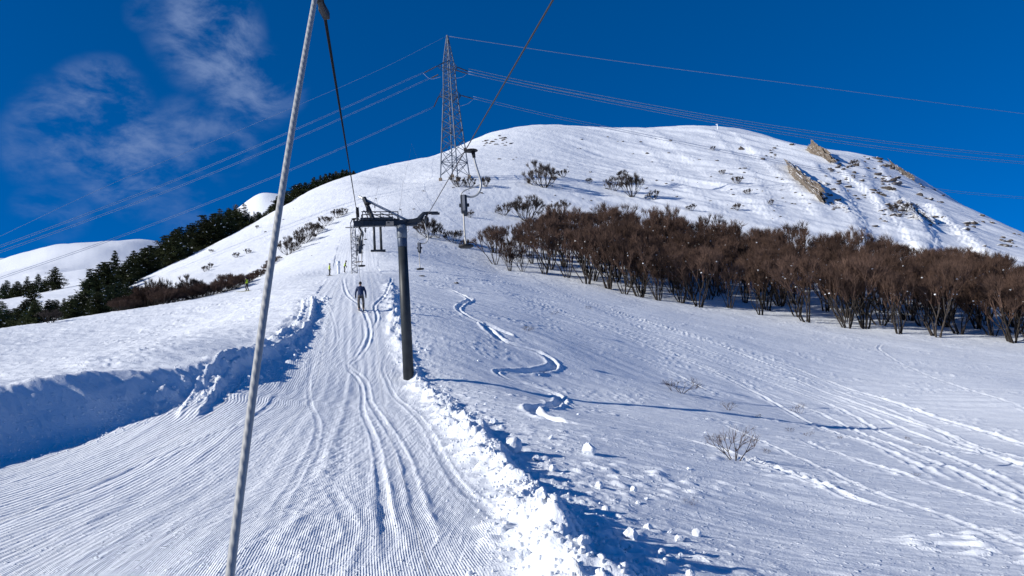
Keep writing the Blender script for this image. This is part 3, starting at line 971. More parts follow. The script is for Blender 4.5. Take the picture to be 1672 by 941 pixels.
far_tower(87, 617, 357, 'twin post lift tower with a wide dark foot, second up the line')

# --- hangers: grip, bent rod, spring box, pole and button
HD, HP = path_at_py(DN_PATH, 246, 12, 29)
s_ = HD / FPX
cr_, sr_ = math.cos(ROLL), math.sin(ROLL)


def hl(px, py, y=0.0):
    dx, dy = px - 761, py - 246
    return ((dx * cr_ - dy * sr_) * s_, y, -(dx * sr_ + dy * cr_) * s_)


def make_hanger(label, group=None, plain=False):
    t = empty('drag_hanger', HP); tag(t, label, 'drag hanger', group)
    m_ = MB()
    m_.box(hl(761, 246), (.07, .24, .075), bev=.015)
    m_.bar(hl(759, 245), hl(778, 246), .022, n=8)
    m_.lathe(hl(771, 247.5), [(.02, -.02), (.12, -.014), (.18, .008), (.175, .022), (.05, .03)], 16)
    m_.bar(hl(774, 248), hl(776, 259), .055, .04, n=8)
    m_.build('grip', M_BLACK, t, True)
    m_ = MB(); rod = catmull([hl(*q) for q in [(775, 256), (779, 272), (784, 288), (787.5, 302), (786.5, 314), (781, 322.5), (772, 326), (762, 325), (754, 325)]], 5)
    m_.tube(rod, .030, 8); m_.build('hook_rod', M_PIPE, t, True)
    m_ = MB(); rod = catmull([hl(*q, .02) for q in [(785.5, 305), (773, 310), (762, 314), (755, 320), (755, 327)]], 5)
    m_.tube(rod, .017, 6); m_.build('stay_rod', M_PIPE, t, True)
    c = np.array(hl(759.5, 338.5))
    m_ = MB(); m_.box(c, (.17, .15, .50), bev=.03); m_.box(c + np.array([-.08, 0, -.03]), (.10, .07, .10), bev=.02); m_.box(c + np.array([.08, 0, -.03]), (.12, .07, .09), bev=.02)
    m_.box(c + np.array([.02, 0, -.27]), (.10, .12, .10), bev=.02)
    bx = m_.build('spring_box', M_STEEL_DARK, t)
    m_ = MB(); m_.box(c + np.array([0, -.078, .02]), (.07, .012, .42), bev=.004); m_.build('box_cover', M_GALV_DULL, bx)
    m_ = MB(); m_.tube(catmull([hl(759, 350), hl(760, 372), hl(761.5, 392), hl(763.5, 407)], 4), .023, 8); m_.build('drag_pole', M_CREAM, t, True)
    m_ = MB(); m_.lathe(hl(763.5, 409), [(.03, .05), (.06, .03), (.20, .015), (.205, -.02), (.17, -.045), (.02, -.05)], 20); m_.build('button_seat', M_BLACK, t, True)
    return t


big = make_hanger('large button hanger with a bent rod hanging clear in front of the snowy hill', 'button hangers on the lift cables')
spots_h = [(DN_PATH, 35.0, 1, 'button hanger just past the return end of the near tower arm'),
           (DN_PATH, 62.0, 1, 'small button hanger on the return cable seen under the tower arm'), (DN_PATH, 100.0, 1, 'tiny button hanger far up the return cable'),
           (UP_PATH, 36.0, -1, 'dark button hanger just past the wheel train of the near tower'), (UP_PATH, 57.0, -1, 'button hanger right of the lattice mast at mid height'),
           (UP_PATH, 61.0, 1, 'button hanger turned outward beside the lattice mast'), (UP_PATH, 71.0, -1, 'button hanger just beyond the lattice mast'),
           (UP_PATH, 80.0, 1, 'button hanger close below the twin post tower'), (UP_PATH, 120.0, 1, 'tiny button hanger above the twin post tower')]
for path, d, sgn, lab in spots_h:
    c_ = copy_tree(big); q = on_path(path, d); c_.location = tuple(q); c_['label'] = lab
    c_.scale = (sgn, 1, 1) if sgn > 0 else (1, 1, 1)
    c_.rotation_euler = (0, 0, 0 if sgn > 0 else math.pi * .94)

# --- the hanger that tows the skier in blue
SK = ghit(590, 508)
th_d = SK[1] + 4.5
tq = on_path(UP_PATH, th_d)
t = empty('drag_hanger', tq); tag(t, 'hanger with its line pulled out to tow the skier in the blue jacket', 'drag hanger', 'button hangers on the lift cables')
m_ = MB(); m_.box((0, 0, 0), (.12, .3, .12), bev=.02); m_.bar((0, 0, 0), (.1, 0, -.3), .05, n=6); m_.build('grip', M_BLACK, t)
m_ = MB(); m_.tube([(.1, 0, -.25), (.28, 0, -.9), (.25, 0, -1.5), (-.1, 0, -1.55)], .03, 6); m_.tube([(-.1, 0, -1.5), (-.14, 0, -2.3)], .045, 6); m_.build('hook_rod', M_STEEL_DARK, t, True)
bar_p = np.array([-.05, 0, -2.75])
m_ = MB(); m_.tube([(-.12, 0, -2.2), tuple(bar_p)], .03, 6); m_.tube([(.3, 0, -1.5), tuple(bar_p + np.array([.2, 0, .05]))], .025, 6); m_.build('link_rod', M_PIPE, t, True)
m_ = MB(); m_.box(bar_p, (.58, .07, .07), bev=.02); m_.build('cross_bar', M_WOOD, t)
hip = SK + np.array([-.02, .28, 0.86]) - tq
m_ = MB(); m_.tube([tuple(bar_p), tuple(hip + (bar_p - hip) * .32), tuple(hip)], [.012, .014, .02], 6); m_.build('drag_pole', M_PIPE, t, True)
m_ = MB(); m_.lathe(hip + np.array([0, -.28, -.05]), [(.03, .04), (.17, .02), (.17, -.02), (.03, -.04)], 14); m_.build('button_seat', M_BLACK, t, True)

# --- the hanger towing whoever took the picture: its rope crosses the whole view
rb, rt = P(386, 941, 2.62), P(514.5, 0, 4.15)
rdir = (rt - rb) / np.linalg.norm(rt - rb)
r_end = rb - rdir * 1.0
cq = on_path(UP_PATH, 4.62)
t = empty('drag_hanger', cq); tag(t, 'braided grey tow rope of the nearest hanger running from bottom edge to top edge', 'drag hanger', 'button hangers on the lift cables')
m_ = MB()
top = rt + rdir * .10 - cq
nseg = 160; nring = 14
pa = [(r_end - cq) + ((top) - (r_end - cq)) * k / nseg + np.array([1, .3, 0]) * (-.035 * math.sin(math.pi * k / nseg)) for k in range(nseg + 1)]
m_.tube(pa, [.0172] * (nseg + 1), nring)
rp_ = m_.build('tow_rope', M_ROPE, t, True)
nv_ = len(rp_.data.vertices); Ltot = np.linalg.norm(top - (r_end - cq))
st_ = np.array([(i // nring) / nseg * Ltot * 2 * math.pi / 0.055 + 2 * math.pi * (i % nring) / nring * 3 for i in range(nv_)])
# keep the phase continuous round the seam: three strands, so 3 full turns per ring
at_ = rp_.data.attributes.new('strand', 'FLOAT', 'POINT'); at_.data.foreach_set('value', st_.astype(np.float32))
m_ = MB()
rc = P(518.5, -5, 4.3) - cq
m_.lathe(rc, [(.012, -.035), (.036, -.026), (.044, 0), (.036, .026), (.012, .035)], 18, frame_from((0.9, 0.45, 0)))
m_.build('reel', M_BLACK, t, True)
m_ = MB(); m_.bar(rc, (0, 0, -.02), .02, n=8); m_.box((0, 0, 0), (.05, .14, .06), bev=.012); m_.bar((0, 0, .02), rc + np.array([-.03, .02, .12]), .014, n=6); m_.build('grip', M_BLACK, t)
m_ = MB(); m_.lathe(r_end - cq, [(.03, .05), (.18, .02), (.18, -.02), (.02, -.05)], 18, frame_from(rdir)); m_.build('button_seat', M_BLACK, t, True)

# ------------------------------------------------------------------ pylon
pb = ghit(743, 290, r0=120)
pb = P(743, 290, 192); pb = np.array([pb[0], pb[1], ground_z(pb[0], pb[1])])
HT = P(728.5, 58, 192)[2] - pb[2]
py_ = empty('pylon', pb); tag(py_, 'tall grey steel lattice electricity pylon with dark strain insulators on the hillside', 'pylon')
PH = R(14)
LV = [(0, 4.25), (.14, 3.75), (.28, 3.2), (.42, 2.65), (.54, 2.2), (.63, 1.95), (.72, 1.8), (.80, 1.62), (.86, 1.2), (.93, .65), (1.0, .12)]


def corner(f, k, rad=None):
    if rad is None: rad = np.interp(f, [l[0] for l in LV], [l[1] for l in LV])
    a = PH + k * math.pi / 2
    return np.array([rad * math.cos(a), rad * math.sin(a), f * HT])


for k in range(4):
    m_ = MB()
    gz = ground_z(*(pb[:2] + corner(0, k)[:2])) - pb[2]
    base_ = corner(0, k); base_[2] = gz + .3
    prev = base_
    for f, _r in LV[1:]:
        q = corner(f, k); m_.bar(prev, q, .18 if f < .6 else .14, n=4); prev = q
    m_.build('leg', M_PYL, py_)
    m_ = MB(); m_.box((base_[0], base_[1], gz + .05), (.95, .95, 1.5), bev=.08); m_.build('footing', M_CONC, py_)
for k in range(4):
    m_ = MB()
    fs = [0.02, .11, .19, .265, .335, .40, .46, .515, .565, .61, .65, .69, .73, .77, .81, .85, .89, .93, .97]
    for i in range(len(fs) - 1):
        a0, b0, a1, b1 = corner(fs[i], k), corner(fs[i], k + 1), corner(fs[i + 1], k), corner(fs[i + 1], k + 1)
        rr_ = .095 if fs[i] < .6 else .075
        m_.bar(a0, b1, rr_, n=4); m_.bar(b0, a1, rr_, n=4)
        if i in (1, 4, 8, 13): m_.bar(a0, b0, rr_, n=4)
    if k % 2 == 0:
        for f in (.11, .335, .565): m_.bar(corner(f, 0), corner(f, 2), .07, n=4); m_.bar(corner(f, 1), corner(f, 3), .07, n=4)
    m_.build('bracing', M_PYL, py_)


def W2L(px, py, d): return P(px, py, d) - pb


arms = [('cross_arm', .775, (714, 108), 188, (0, 1, 2, 3)), ('cross_arm', .775, (747, 110), 195, (0, 1, 2, 3)), ('cross_arm', .575, (753, 156), 193, (0, 1, 2, 3)), ('cross_arm', .60, (716, 158), 194, (1, 2))]
ARM_TIP = []
for nm, f, (ax_, ay_), dz, ks in arms:
    tip = W2L(ax_, ay_, dz); ARM_TIP.append(tip)
    m_ = MB()
    cs = sorted(range(4), key=lambda k: np.linalg.norm(corner(f, k) - tip))[:2]
    for k in cs:
        m_.bar(corner(f + .03, k), tip, .10, .07, n=4); m_.bar(corner(f - .035, k), tip, .09, .07, n=4)
        m_.bar(corner(f + .03, k) * .5 + tip * .5, corner(f - .035, k) * .5 + tip * .5, .06, n=4)
    m_.build(nm, M_STEEL_DARK, py_)
INS = [((714, 108), 188, (691, 120)), ((747, 110), 195, (765, 117)), ((753, 156), 193, (773, 161.5)), ((742, 114), 190, (765, 121)), ((716, 122), 195, (704, 128)), ((716, 158), 194, (708, 176))]
INS_END = []
for (a_, d_, b_) in INS:
    m_ = MB(); A = W2L(*a_, d_); B = W2L(*b_, d_ - 1.5); n = 9
    fr = frame_from(B - A); Ln = np.linalg.norm(B - A)
    prof = []
    for i in range(n):
        z = Ln * (.06 + .88 * i / n); prof += [(.08, z), (.20, z + Ln * .02), (.20, z + Ln * .045), (.08, z + Ln * .07)]
    m_.lathe(A, [(.05, 0)] + prof + [(.05, Ln)], 8, fr); m_.build('insulator_string', M_INSUL, py_)
    INS_END.append(B + pb)
for (p0, p1, p2, d_) in [((691, 120), (703, 129), (720, 126), 190), ((765, 118), (755, 126), (742, 128), 194), ((773, 162), (763, 170), (749, 174), 192)]:
    m_ = MB(); m_.tube(catmull([W2L(*p0, d_), W2L(*p1, d_), W2L(*p2, d_)], 8), .055, 6); m_.build('jumper_loop', M_WIRE, py_, True)


def wire(label, img, dstart, dend, rad, offs=((0, 0),), group='power lines of the pylon'):
    """img: photo polyline. Depth runs so that the plan of the wire is a straight line."""
    ip = catmull([(a, b) for a, b in img], 12)
    x0 = ip[0, 0]; x1 = ip[-1, 0]
    m_ = MB()
    for ox, oz in offs:
        path = []
        for a, b in ip:
            t_ = (a - x0) / (x1 - x0)
            d = 1.0 / ((1 - t_) / dstart + t_ / dend)
            q = P(a, b, d); q[2] += oz; q[0] += ox
            path.append(q)
        m_.tube(path, rad, 5)
    o = m_.build('power_line', M_WIRE, None, True)
    tag(o, label, 'power line', group)
    return o


wire('thin earth wire from the pylon peak down toward the far hills', [(728, 60), (600, 123), (383, 216), (190, 297), (0, 386), (-300, 530)], 192, 120, .028)
wire('upper twin conductor from the long side arm toward the far hills', [(691, 120), (500, 205), (300, 290), (150, 348), (0, 404), (-300, 510)], 188, 110, .036, ((0, 0), (0, .36)))
wire('twin conductor running just under the upper one toward the far hills', [(704, 128), (500, 220), (300, 303), (150, 359), (0, 413), (-300, 518)], 193, 112, .036, ((0, 0), (0, .36)))
wire('lowest conductor leaving the pylon toward the conifer slope', [(708, 176), (519, 260), (350, 329), (187, 391), (0, 456), (-300, 560)], 192, 110, .036, ((0, 0), (0, .36)))
wire('single earth wire from the pylon peak high over the summit', [(729, 59), (1000, 99), (1300, 138), (1672, 186), (2100, 236)], 192, 400, .085)
wire('upper twin conductor passing over the summit and the crag', [(765, 116.5), (900, 145), (1172, 194), (1430, 232), (1672, 258), (2100, 292)], 194, 340, .085, ((0, 0), (0, .8)))
wire('lower twin conductor passing close above the summit marker', [(765, 121), (900, 150), (1172, 201.5), (1430, 242), (1672, 268), (2100, 302)], 188, 330, .085, ((0, 0), (0, .8)))
wire('lowest conductor dipping from the pylon to the hill crest', [(773, 161.5), (880, 187), (980, 208), (1250, 262), (1510, 308), (1672, 325), (2100, 362)], 192, 330, .06, ((0, 0), (0, .7)))
# ------------------------------------------------------------------ plants
def mat_bark(name, col, var=.35, scale=3.0):
    mt, nt, b = new_mat(name)
    L_ = nt.links.new
    oi = N(nt, 'ShaderNodeObjectInfo'); geo = N(nt, 'ShaderNodeNewGeometry')
    ns = N(nt, 'ShaderNodeTexNoise'); ns.inputs['Scale'].default_value = scale; ns.inputs['Detail'].default_value = 3
    L_(geo.outputs['Position'], ns.inputs['Vector'])
    mr_ = N(nt, 'ShaderNodeMapRange'); mr_.inputs['From Min'].default_value = .3; mr_.inputs['From Max'].default_value = .7
    mr_.inputs['To Min'].default_value = 1 - var; mr_.inputs['To Max'].default_value = 1 + var
    L_(ns.outputs['Fac'], mr_.inputs['Value'])
    r2 = N(nt, 'ShaderNodeMapRange'); r2.inputs['To Min'].default_value = .6; r2.inputs['To Max'].default_value = 1.4
    L_(oi.outputs['Random'], r2.inputs['Value'])
    mm_ = N(nt, 'ShaderNodeMath', operation='MULTIPLY'); L_(mr_.outputs[0], mm_.inputs[0]); L_(r2.outputs[0], mm_.inputs[1])
    mx_ = N(nt, 'ShaderNodeMix', data_type='RGBA', blend_type='MULTIPLY'); mx_.inputs[0].default_value = 1; mx_.inputs[6].default_value = (*col, 1)
    L_(mm_.outputs[0], mx_.inputs[7]); L_(mx_.outputs[2], b.inputs['Base Color'])
    b.inputs['Roughness'].default_value = .85; b.inputs['Specular IOR Level'].default_value = .1
    return mt


M_BARK = mat_bark('grey_brown_bark', (0.040, 0.034, 0.030))
M_TWIG = mat_bark('reddish_brown_twigs', (0.086, 0.054, 0.041))
M_TWIG_GREY = mat_bark('grey_brown_twigs', (0.062, 0.050, 0.043))
M_TWIG_RED = mat_bark('dry_reddish_twigs', (0.075, 0.050, 0.040))
M_NEEDLE = mat_bark('dark_green_needles', (0.028, 0.042, 0.020), .6, .7)
M_NEEDLE_B = mat_bark('olive_needles', (0.042, 0.050, 0.020), .6, .7)
M_FROST = mat_bark('frosted_grey_needles', (0.12, 0.12, 0.105), .5, .9)
M_PTRUNK = mat_bark('pine_bark', (0.05, 0.036, 0.028))


def rvec(rng):
    v = rng.normal(size=3); return v / np.linalg.norm(v)


def grow(rng, p, d, L, r, depth, segs, tips, up=.25, spread=.5):
    """A limb that bends upward and forks; collects segments (a, b, ra, rb, depth)."""
    n = 3
    q = np.array(p, float); d = np.array(d, float)
    for i in range(n):
        d = d + rvec(rng) * .16 + np.array([0, 0, up * .22]); d /= np.linalg.norm(d)
        q2 = q + d * L / n
        ra = r * (1 - .28 * i / n); rb = r * (1 - .28 * (i + 1) / n)
        segs.append((q, q2, ra, rb, depth)); q = q2
    if depth <= 0:
        tips.append((q, d)); return
    for k in range(2 if rng.random() < .55 else 3):
        nd = d + rvec(rng) * spread + np.array([0, 0, up]); nd /= np.linalg.norm(nd)
        grow(rng, q, nd, L * rng.uniform(.62, .86), r * .62, depth - 1, segs, tips, up, spread)


def twig(mb_, a, d, L, w, rng):
    """A thin three-sided spike."""
    d = d / np.linalg.norm(d)
    h = np.cross(d, rvec(rng)); h /= np.linalg.norm(h) + 1e-9
    k = np.cross(d, h)
    mid = a + d * L * .55 + rvec(rng) * L * .06
    tip = a + d * L + np.array([0, 0, L * .10])
    v = [a + h * w, a - h * w * .5 + k * w * .8, a - h * w * .5 - k * w * .8, mid + h * w * .7, mid - h * w * .4 + k * w * .5, mid - h * w * .4 - k * w * .5, tip]
    mb_.add(v, [(0, 1, 4, 3), (1, 2, 5, 4), (2, 0, 3, 5), (3, 4, 6), (4, 5, 6), (5, 3, 6)])


def bare_tree(seed, stems=5, h=5.6, spread=.30, depth=3, twigs=16, tw_len=(.45, .95), tw_w=.012, trunk_r=.085, snow=5, up=.30, fork=.50):
    rng = np.random.default_rng(seed)
    segs = []; tips = []
    for s in range(stems):
        a = 2 * math.pi * (s + rng.uniform(-.3, .3)) / stems
        lean = rng.uniform(.35, 1.2) * spread
        d = np.array([math.cos(a) * lean, math.sin(a) * lean, 1.0]); d /= np.linalg.norm(d)
        grow(rng, (math.cos(a) * rng.uniform(.08, .4) * h / 6, math.sin(a) * rng.uniform(.08, .4) * h / 6, -.25 * min(1, h / 4)), d, h * .36 * rng.uniform(.8, 1.15), trunk_r * rng.uniform(.7, 1.2), depth, segs, tips, up, fork)
    top = max(q[1][2] for q in segs) + .08 * h
    k_ = h / top
    mt_ = MB(); ct = MB(); sn = MB()
    for a, b, ra, rb, dp in segs:
        a = a * k_; b = b * k_
        (mt_ if dp >= depth - 1 else ct).bar(a, b, ra, rb, 5 if dp >= depth - 1 else 4, False)
        if dp == 0 or (dp == 1 and rng.random() < .4):
            for _ in range(max(1, twigs // 4)):
                t_ = rng.random(); dd_ = (b - a); dd_ = dd_ / (np.linalg.norm(dd_) + 1e-9)
                twig(ct, a + (b - a) * t_, dd_ * .7 + rvec(rng) * .75 + np.array([0, 0, .45]), rng.uniform(*tw_len) * .8, tw_w, rng)
    for q, d in tips:
        for _ in range(twigs):
            twig(ct, q * k_ + rvec(rng) * .08, d + rvec(rng) * .75 + np.array([0, 0, .35]), rng.uniform(*tw_len), tw_w, rng)
    cand = [s_ for s_ in segs if s_[4] <= 1] + [s_ for s_ in segs if s_[4] == 2][:4]
    for _ in range(snow):
        a, b, ra, rb, dp = cand[rng.integers(len(cand))]
        p_ = (a + b) * .5 * k_; rr_ = rng.uniform(.05, .12)
        sn.lathe(p_, [(rr_ * .5, -.3 * rr_), (rr_, .1 * rr_), (rr_ * .75, rr_ * .7), (rr_ * .2, rr_)], 6)
    return mt_, ct, sn


def proto_bare(name, cat, mats, **kw):
    t = empty(name); mt_, ct, sn = bare_tree(**kw)
    mt_.build('trunk', mats[0], t, True); ct.build('crown', mats[1], t)
    if sn.v: sn.build('snow_clump', M_SNOW, t, True)
    t['category'] = cat
    return t


def put(proto, first, loc, rz, sc_, label, group=None):
    """First use moves the prototype itself; later uses copy it with its parts."""
    o = proto if not first.get(proto.name) else copy_tree(proto)
    first[proto.name] = True
    o.location = tuple(loc); o.rotation_euler = (0, 0, rz); o.scale = (sc_[0], sc_[0], sc_[1]) if hasattr(sc_, '__len__') else (sc_,) * 3
    o['label'] = label
    if group: o['group'] = group
    return o


USED = {}
rng = np.random.default_rng(5)
# --- the brown thicket at the foot of the hill
BEECH = [proto_bare('bare_tree', 'tree', (M_BARK, M_TWIG), seed=100 + i, stems=[7, 5, 6, 8, 5, 7][i], h=6.0, spread=[.42, .5, .36, .46, .55, .4][i], depth=3, twigs=14, tw_w=.0125, snow=6) for i in range(6)]
FRONT = [(800, 432, 100), (850, 452, 98), (905, 458, 97), (960, 466, 95), (1030, 488, 91), (1100, 498, 89), (1180, 500, 88), (1270, 520, 85), (1330, 533, 83), (1400, 535, 82), (1480, 549, 79.5), (1560, 540, 80), (1640, 558, 78), (1720, 566, 77), (1800, 574, 76)]
CANOPY = [(780, 395), (800, 372), (850, 372), (885, 362), (920, 345), (1000, 336), (1130, 334), (1200, 348), (1290, 350), (1330, 378), (1345, 385), (1400, 377), (1440, 382), (1470, 396), (1530, 405), (1600, 405), (1672, 428), (1800, 455)]
fx = [f[0] for f in FRONT]
placed = []
cands = []
for i in range(60):       # the ragged front row
    px = 800 + 1000 * (i + rng.uniform(.1, .9)) / 60
    cands.append((px, np.interp(px, fx, [f[2] for f in FRONT]) + abs(rng.normal()) * 2.0, True))
for i in range(2600):
    px = rng.uniform(796, 1790)
    cands.append((px, np.interp(px, fx, [f[2] for f in FRONT]) + 1.5 + 46 * rng.random() ** 1.1, False))
for px, d, fr in cands:
    p = P(px, 500, d); x, y = p[0], p[1]
    if any((x - a) ** 2 + (y - b) ** 2 < (3.6 if fr else 11.5) for a, b in placed): continue
    z = ground_z(x, y)
    cy_ = np.interp(px, [c[0] for c in CANOPY], [c[1] for c in CANOPY])
    base_py = proj((x, y, z))[1]
    H_ = rng.uniform(6.0, 9.0)
    maxh = (base_py - cy_ - rng.uniform(-6, 12)) / FPX * d
    if px < 870: maxh = min(maxh, rng.uniform(4.0, 5.5))
    if maxh < 3.4: continue
    cl = gnoise(px * .017, d * .09, 61)
    if d < np.interp(px, fx, [f[2] for f in FRONT]) + 7 and gnoise(px * .022, 0.5, 64) < -.05 and rng.random() < .8: continue
    maxh *= 1.02 + .28 * cl
    if maxh < 3.0: continue
    if 1316 < px < 1348 and d > np.interp(px, fx, [f[2] for f in FRONT]) + 9: continue
    H_ = min(H_, maxh)
    placed.append((x, y))
    front = d < np.interp(px, fx, [f[2] for f in FRONT]) + 7
    put(BEECH[rng.integers(6)], USED, (x, y, z - .05), rng.uniform(0, 6.28), (H_ / 6.0 * rng.uniform(.9, 1.1), H_ / 6.0),
        'bare brown tree with dark trunks along the lower front edge of the thicket' if front else 'bare brown tree whose crown merges into the back of the thicket',
        'front row trees of the brown thicket' if front else 'inner trees of the brown thicket')
N_FOREST = len(placed)

# --- bushes
BUSH = [proto_bare('bare_bush', 'bush', (M_BARK, M_TWIG_GREY), seed=200 + i, stems=[12, 10, 13][i], h=3.0, spread=[1.3, 1.6, 1.1][i], depth=3, twigs=9, tw_len=(.2, .5), tw_w=.012, trunk_r=.045, snow=0) for i in range(3)]
SPARSE = [proto_bare('sapling', 'sapling', (M_TWIG_RED, M_TWIG_RED), seed=220 + i, stems=[5, 6, 4][i], h=1.0, spread=[1.1, 1.4, .9][i], depth=2, twigs=2, tw_len=(.10, .26), tw_w=.006, trunk_r=.017, snow=0, up=.10, fork=.75) for i in range(3)]


def bush_at(px, py, hpx, label, d=None, protos=BUSH, hp=3.0, group=None, wide=1.0, i=0):
    if d is None:
        q = ghit(px, py)
    else:
        q = P(px, py, d); q = np.array([q[0], q[1], ground_z(q[0], q[1])])
    s = hpx / FPX * q[1] / hp
    return put(protos[i % len(protos)], USED, q - np.array([0, 0, .03]), rng.uniform(0, 6.28), (s * wide, s), label, group)


bush_at(888, 306, 40, 'large lone bare bush on the open hillside below the summit', wide=1.25, i=0)
bush_at(920, 290, 14, 'small round bush beside the large lone bush', i=1)
bush_at(862, 362, 44, 'dense bare bush just above the thin end of the thicket', wide=1.2, i=2)
bush_at(823, 352, 20, 'thin pale sapling beside the dense bush', i=1, protos=[BUSH[1]])
bush_at(915, 352, 26, 'bush poking up over the thicket at its upper end', i=1)
bush_at(1003, 312, 24, 'dark bush next to a taller leaning bush on the hillside', i=1)
bush_at(1032, 322, 42, 'tall ragged bush of the pair on the hillside', wide=.75, i=2)
bush_at(1016, 292, 16, 'small bush above the ragged pair', i=0)
bush_at(1068, 326, 16, 'pale low shrub above the middle of the thicket', i=1)
bush_at(1164, 246, 8, 'tiny dark bush near the summit crest', i=0)
for k, (px, py, h) in enumerate([(1205, 300, 14), (1222, 318, 10), (1204, 342, 13), (1260, 335, 9), (1130, 345, 12), (962, 300, 10), (1180, 285, 9)]):
    bush_at(px, py, h, 'small frosted shrub scattered on the slope above the thicket', group='scattered shrubs on the hillside', i=k)
bush_at(1470, 348, 20, 'dark scrub among the rocks under the dark cleft', wide=1.4, i=1)
bush_at(1395, 272, 12, 'lone shrub among stones right of the outcrop', i=2)
bush_at(748, 308, 20, 'brown bush at the front foot of the pylon', d=178, i=0)
bush_at(766, 306, 17, 'second brown bush by the pylon foot', d=178, i=1)
bush_at(793, 300, 18, 'pale bush a few paces off the pylon foot', d=180, i=2)
bush_at(742, 392, 24, 'thin bare sapling in the row above the return hanger', d=112, i=1, protos=[BUSH[1]])
bush_at(700, 392, 34, 'thin grey bush at the start of the row behind the tower', d=112, i=2)
bush_at(715, 393, 20, 'low dark bush in the row behind the tower', d=114, i=0)
bush_at(688, 395, 18, 'low pale bush beside the tower head', d=116, i=1)
bush_at(760, 393, 16, 'low bush at the far end of the row', d=110, i=2)
bush_at(766, 340, 12, 'tiny sapling on the slope between pylon and bush row', d=140, i=0)
for k, (px, py, h) in enumerate([(622, 386, 16), (636, 388, 14), (648, 388, 12)]):
    bush_at(px, py, h, 'low brown bush seen between the tower posts', d=122, group='bushes between the tower posts', i=k)
HEDGE = [proto_bare('bare_bush', 'bush', (M_BARK, M_TWIG), seed=240 + i, stems=[14, 12, 16][i], h=3.0, spread=[1.2, 1.5, 1.0][i], depth=3, twigs=7, tw_len=(.25, .6), tw_w=.013, trunk_r=.045, snow=0) for i in range(3)]
# the brown hedge along the lip
LIP = [(0, 540, 50), (60, 530, 52), (130, 518, 55), (200, 505, 62), (260, 494, 65), (300, 487, 67), (350, 480, 70), (400, 466, 77), (440, 445, 97), (470, 422, 112), (500, 400, 126), (530, 376, 138), (556, 356, 150)]
lx = [l[0] for l in LIP]
for k in range(64):
    px = 190 + 265 * (k + rng.uniform(0, .9)) / 64
    d = np.interp(px, lx, [l[2] for l in LIP]) + rng.uniform(3, 9)
    yl = np.interp(px, lx, [l[1] for l in LIP])
    q = P(px, yl, d); q[2] = ground_z(q[0], q[1])
    top_ = yl - (5 + 20 * abs(gnoise(px * .03, 0.0, 7)) + rng.uniform(0, 14)) * (1.15 - .45 * (px > 400))
    hh_ = max(P(px, top_, d)[2] - q[2], .9)
    put(HEDGE[k % 3], USED, q - np.array([0, 0, .05]), rng.uniform(0, 6.28), (hh_ / 3.0 * rng.uniform(1.0, 1.5), hh_ / 3.0), 'brown leafless shrub in the hedge along the snow lip', 'hedge shrubs along the snow lip')
for k, (px, yb, top_) in enumerate([(482, 402, 382), (497, 395, 372), (513, 384, 362), (521, 380, 366), (533, 372, 352), (551, 360, 341), (470, 410, 392), (560, 352, 340)]):
    d = np.interp(px, lx, [l[2] for l in LIP]) + 3
    q = P(px, yb, d); q[2] = ground_z(q[0], q[1])
    hh_ = max(P(px, top_, d)[2] - q[2], .9)
    put(BUSH[k % 3], USED, q, rng.uniform(0, 6.28), (hh_ / 3.0, hh_ / 3.0), 'separate grey bush stepping up the ridge beside the lift line', 'bushes stepping up the ridge')
bush_at(312, 474, 38, 'large round grey bush standing out of the lip hedge', d=76, wide=1.2, i=0)
bush_at(258, 492, 48, 'tall pale frosted bush in a gap of the hedge', d=76, wide=.6, i=1)
bush_at(82, 524, 24, 'round grey brown bush in front of the dark conifers', d=58, wide=1.3, i=2)
for k, (px, py, h, d) in enumerate([(385, 416, 10, 132), (404, 414, 9, 134), (344, 442, 9, 125), (335, 449, 11, 120), (345, 405, 6, 150), (420, 380, 6, 165)]):
    bush_at(px, py, h, 'little pale shrub alone on the white slope beyond the hedge', d=d, group='little shrubs on the white slope', i=k)
# foreground saplings in the snow
bush_at(1200, 752, 54, 'bare reddish sapling sticking out of the near snow', protos=SPARSE, hp=1.0, i=0)
bush_at(1112, 642, 26, 'low tangle of twigs in the snow above the sapling', protos=SPARSE, hp=1.0, i=1, wide=1.4)
bush_at(1189, 670, 16, 'small tuft of twigs poking out between sapling and tangle', protos=SPARSE, hp=1.0, i=1)
bush_at(1306, 675, 18, 'thin tuft of twigs beside the ski tracks', protos=SPARSE, hp=1.0, i=2)
bush_at(1130, 824, 14, 'stubby twig in the hollow by the snow blocks', protos=SPARSE, hp=1.0, i=2)
bush_at(860, 540, 9, 'spread of flat twigs beside the carved turns', protos=SPARSE, hp=1.0, i=1, wide=2.2)
for k, (px, py, h) in enumerate([(1165, 720, 12), (1250, 740, 10), (905, 514, 7), (1290, 705, 8), (1240, 682, 7), (1320, 712, 9), (1372, 717, 6), (1480, 718, 7), (1500, 728, 7), (1495, 778, 7), (960, 505, 6), (890, 612, 7), (1095, 632, 8)]):
    bush_at(px, py, h, 'tiny tuft of dry stalks on the open snowfield', protos=SPARSE, hp=1.0, group='tufts of dry stalks', i=k, wide=1.3)

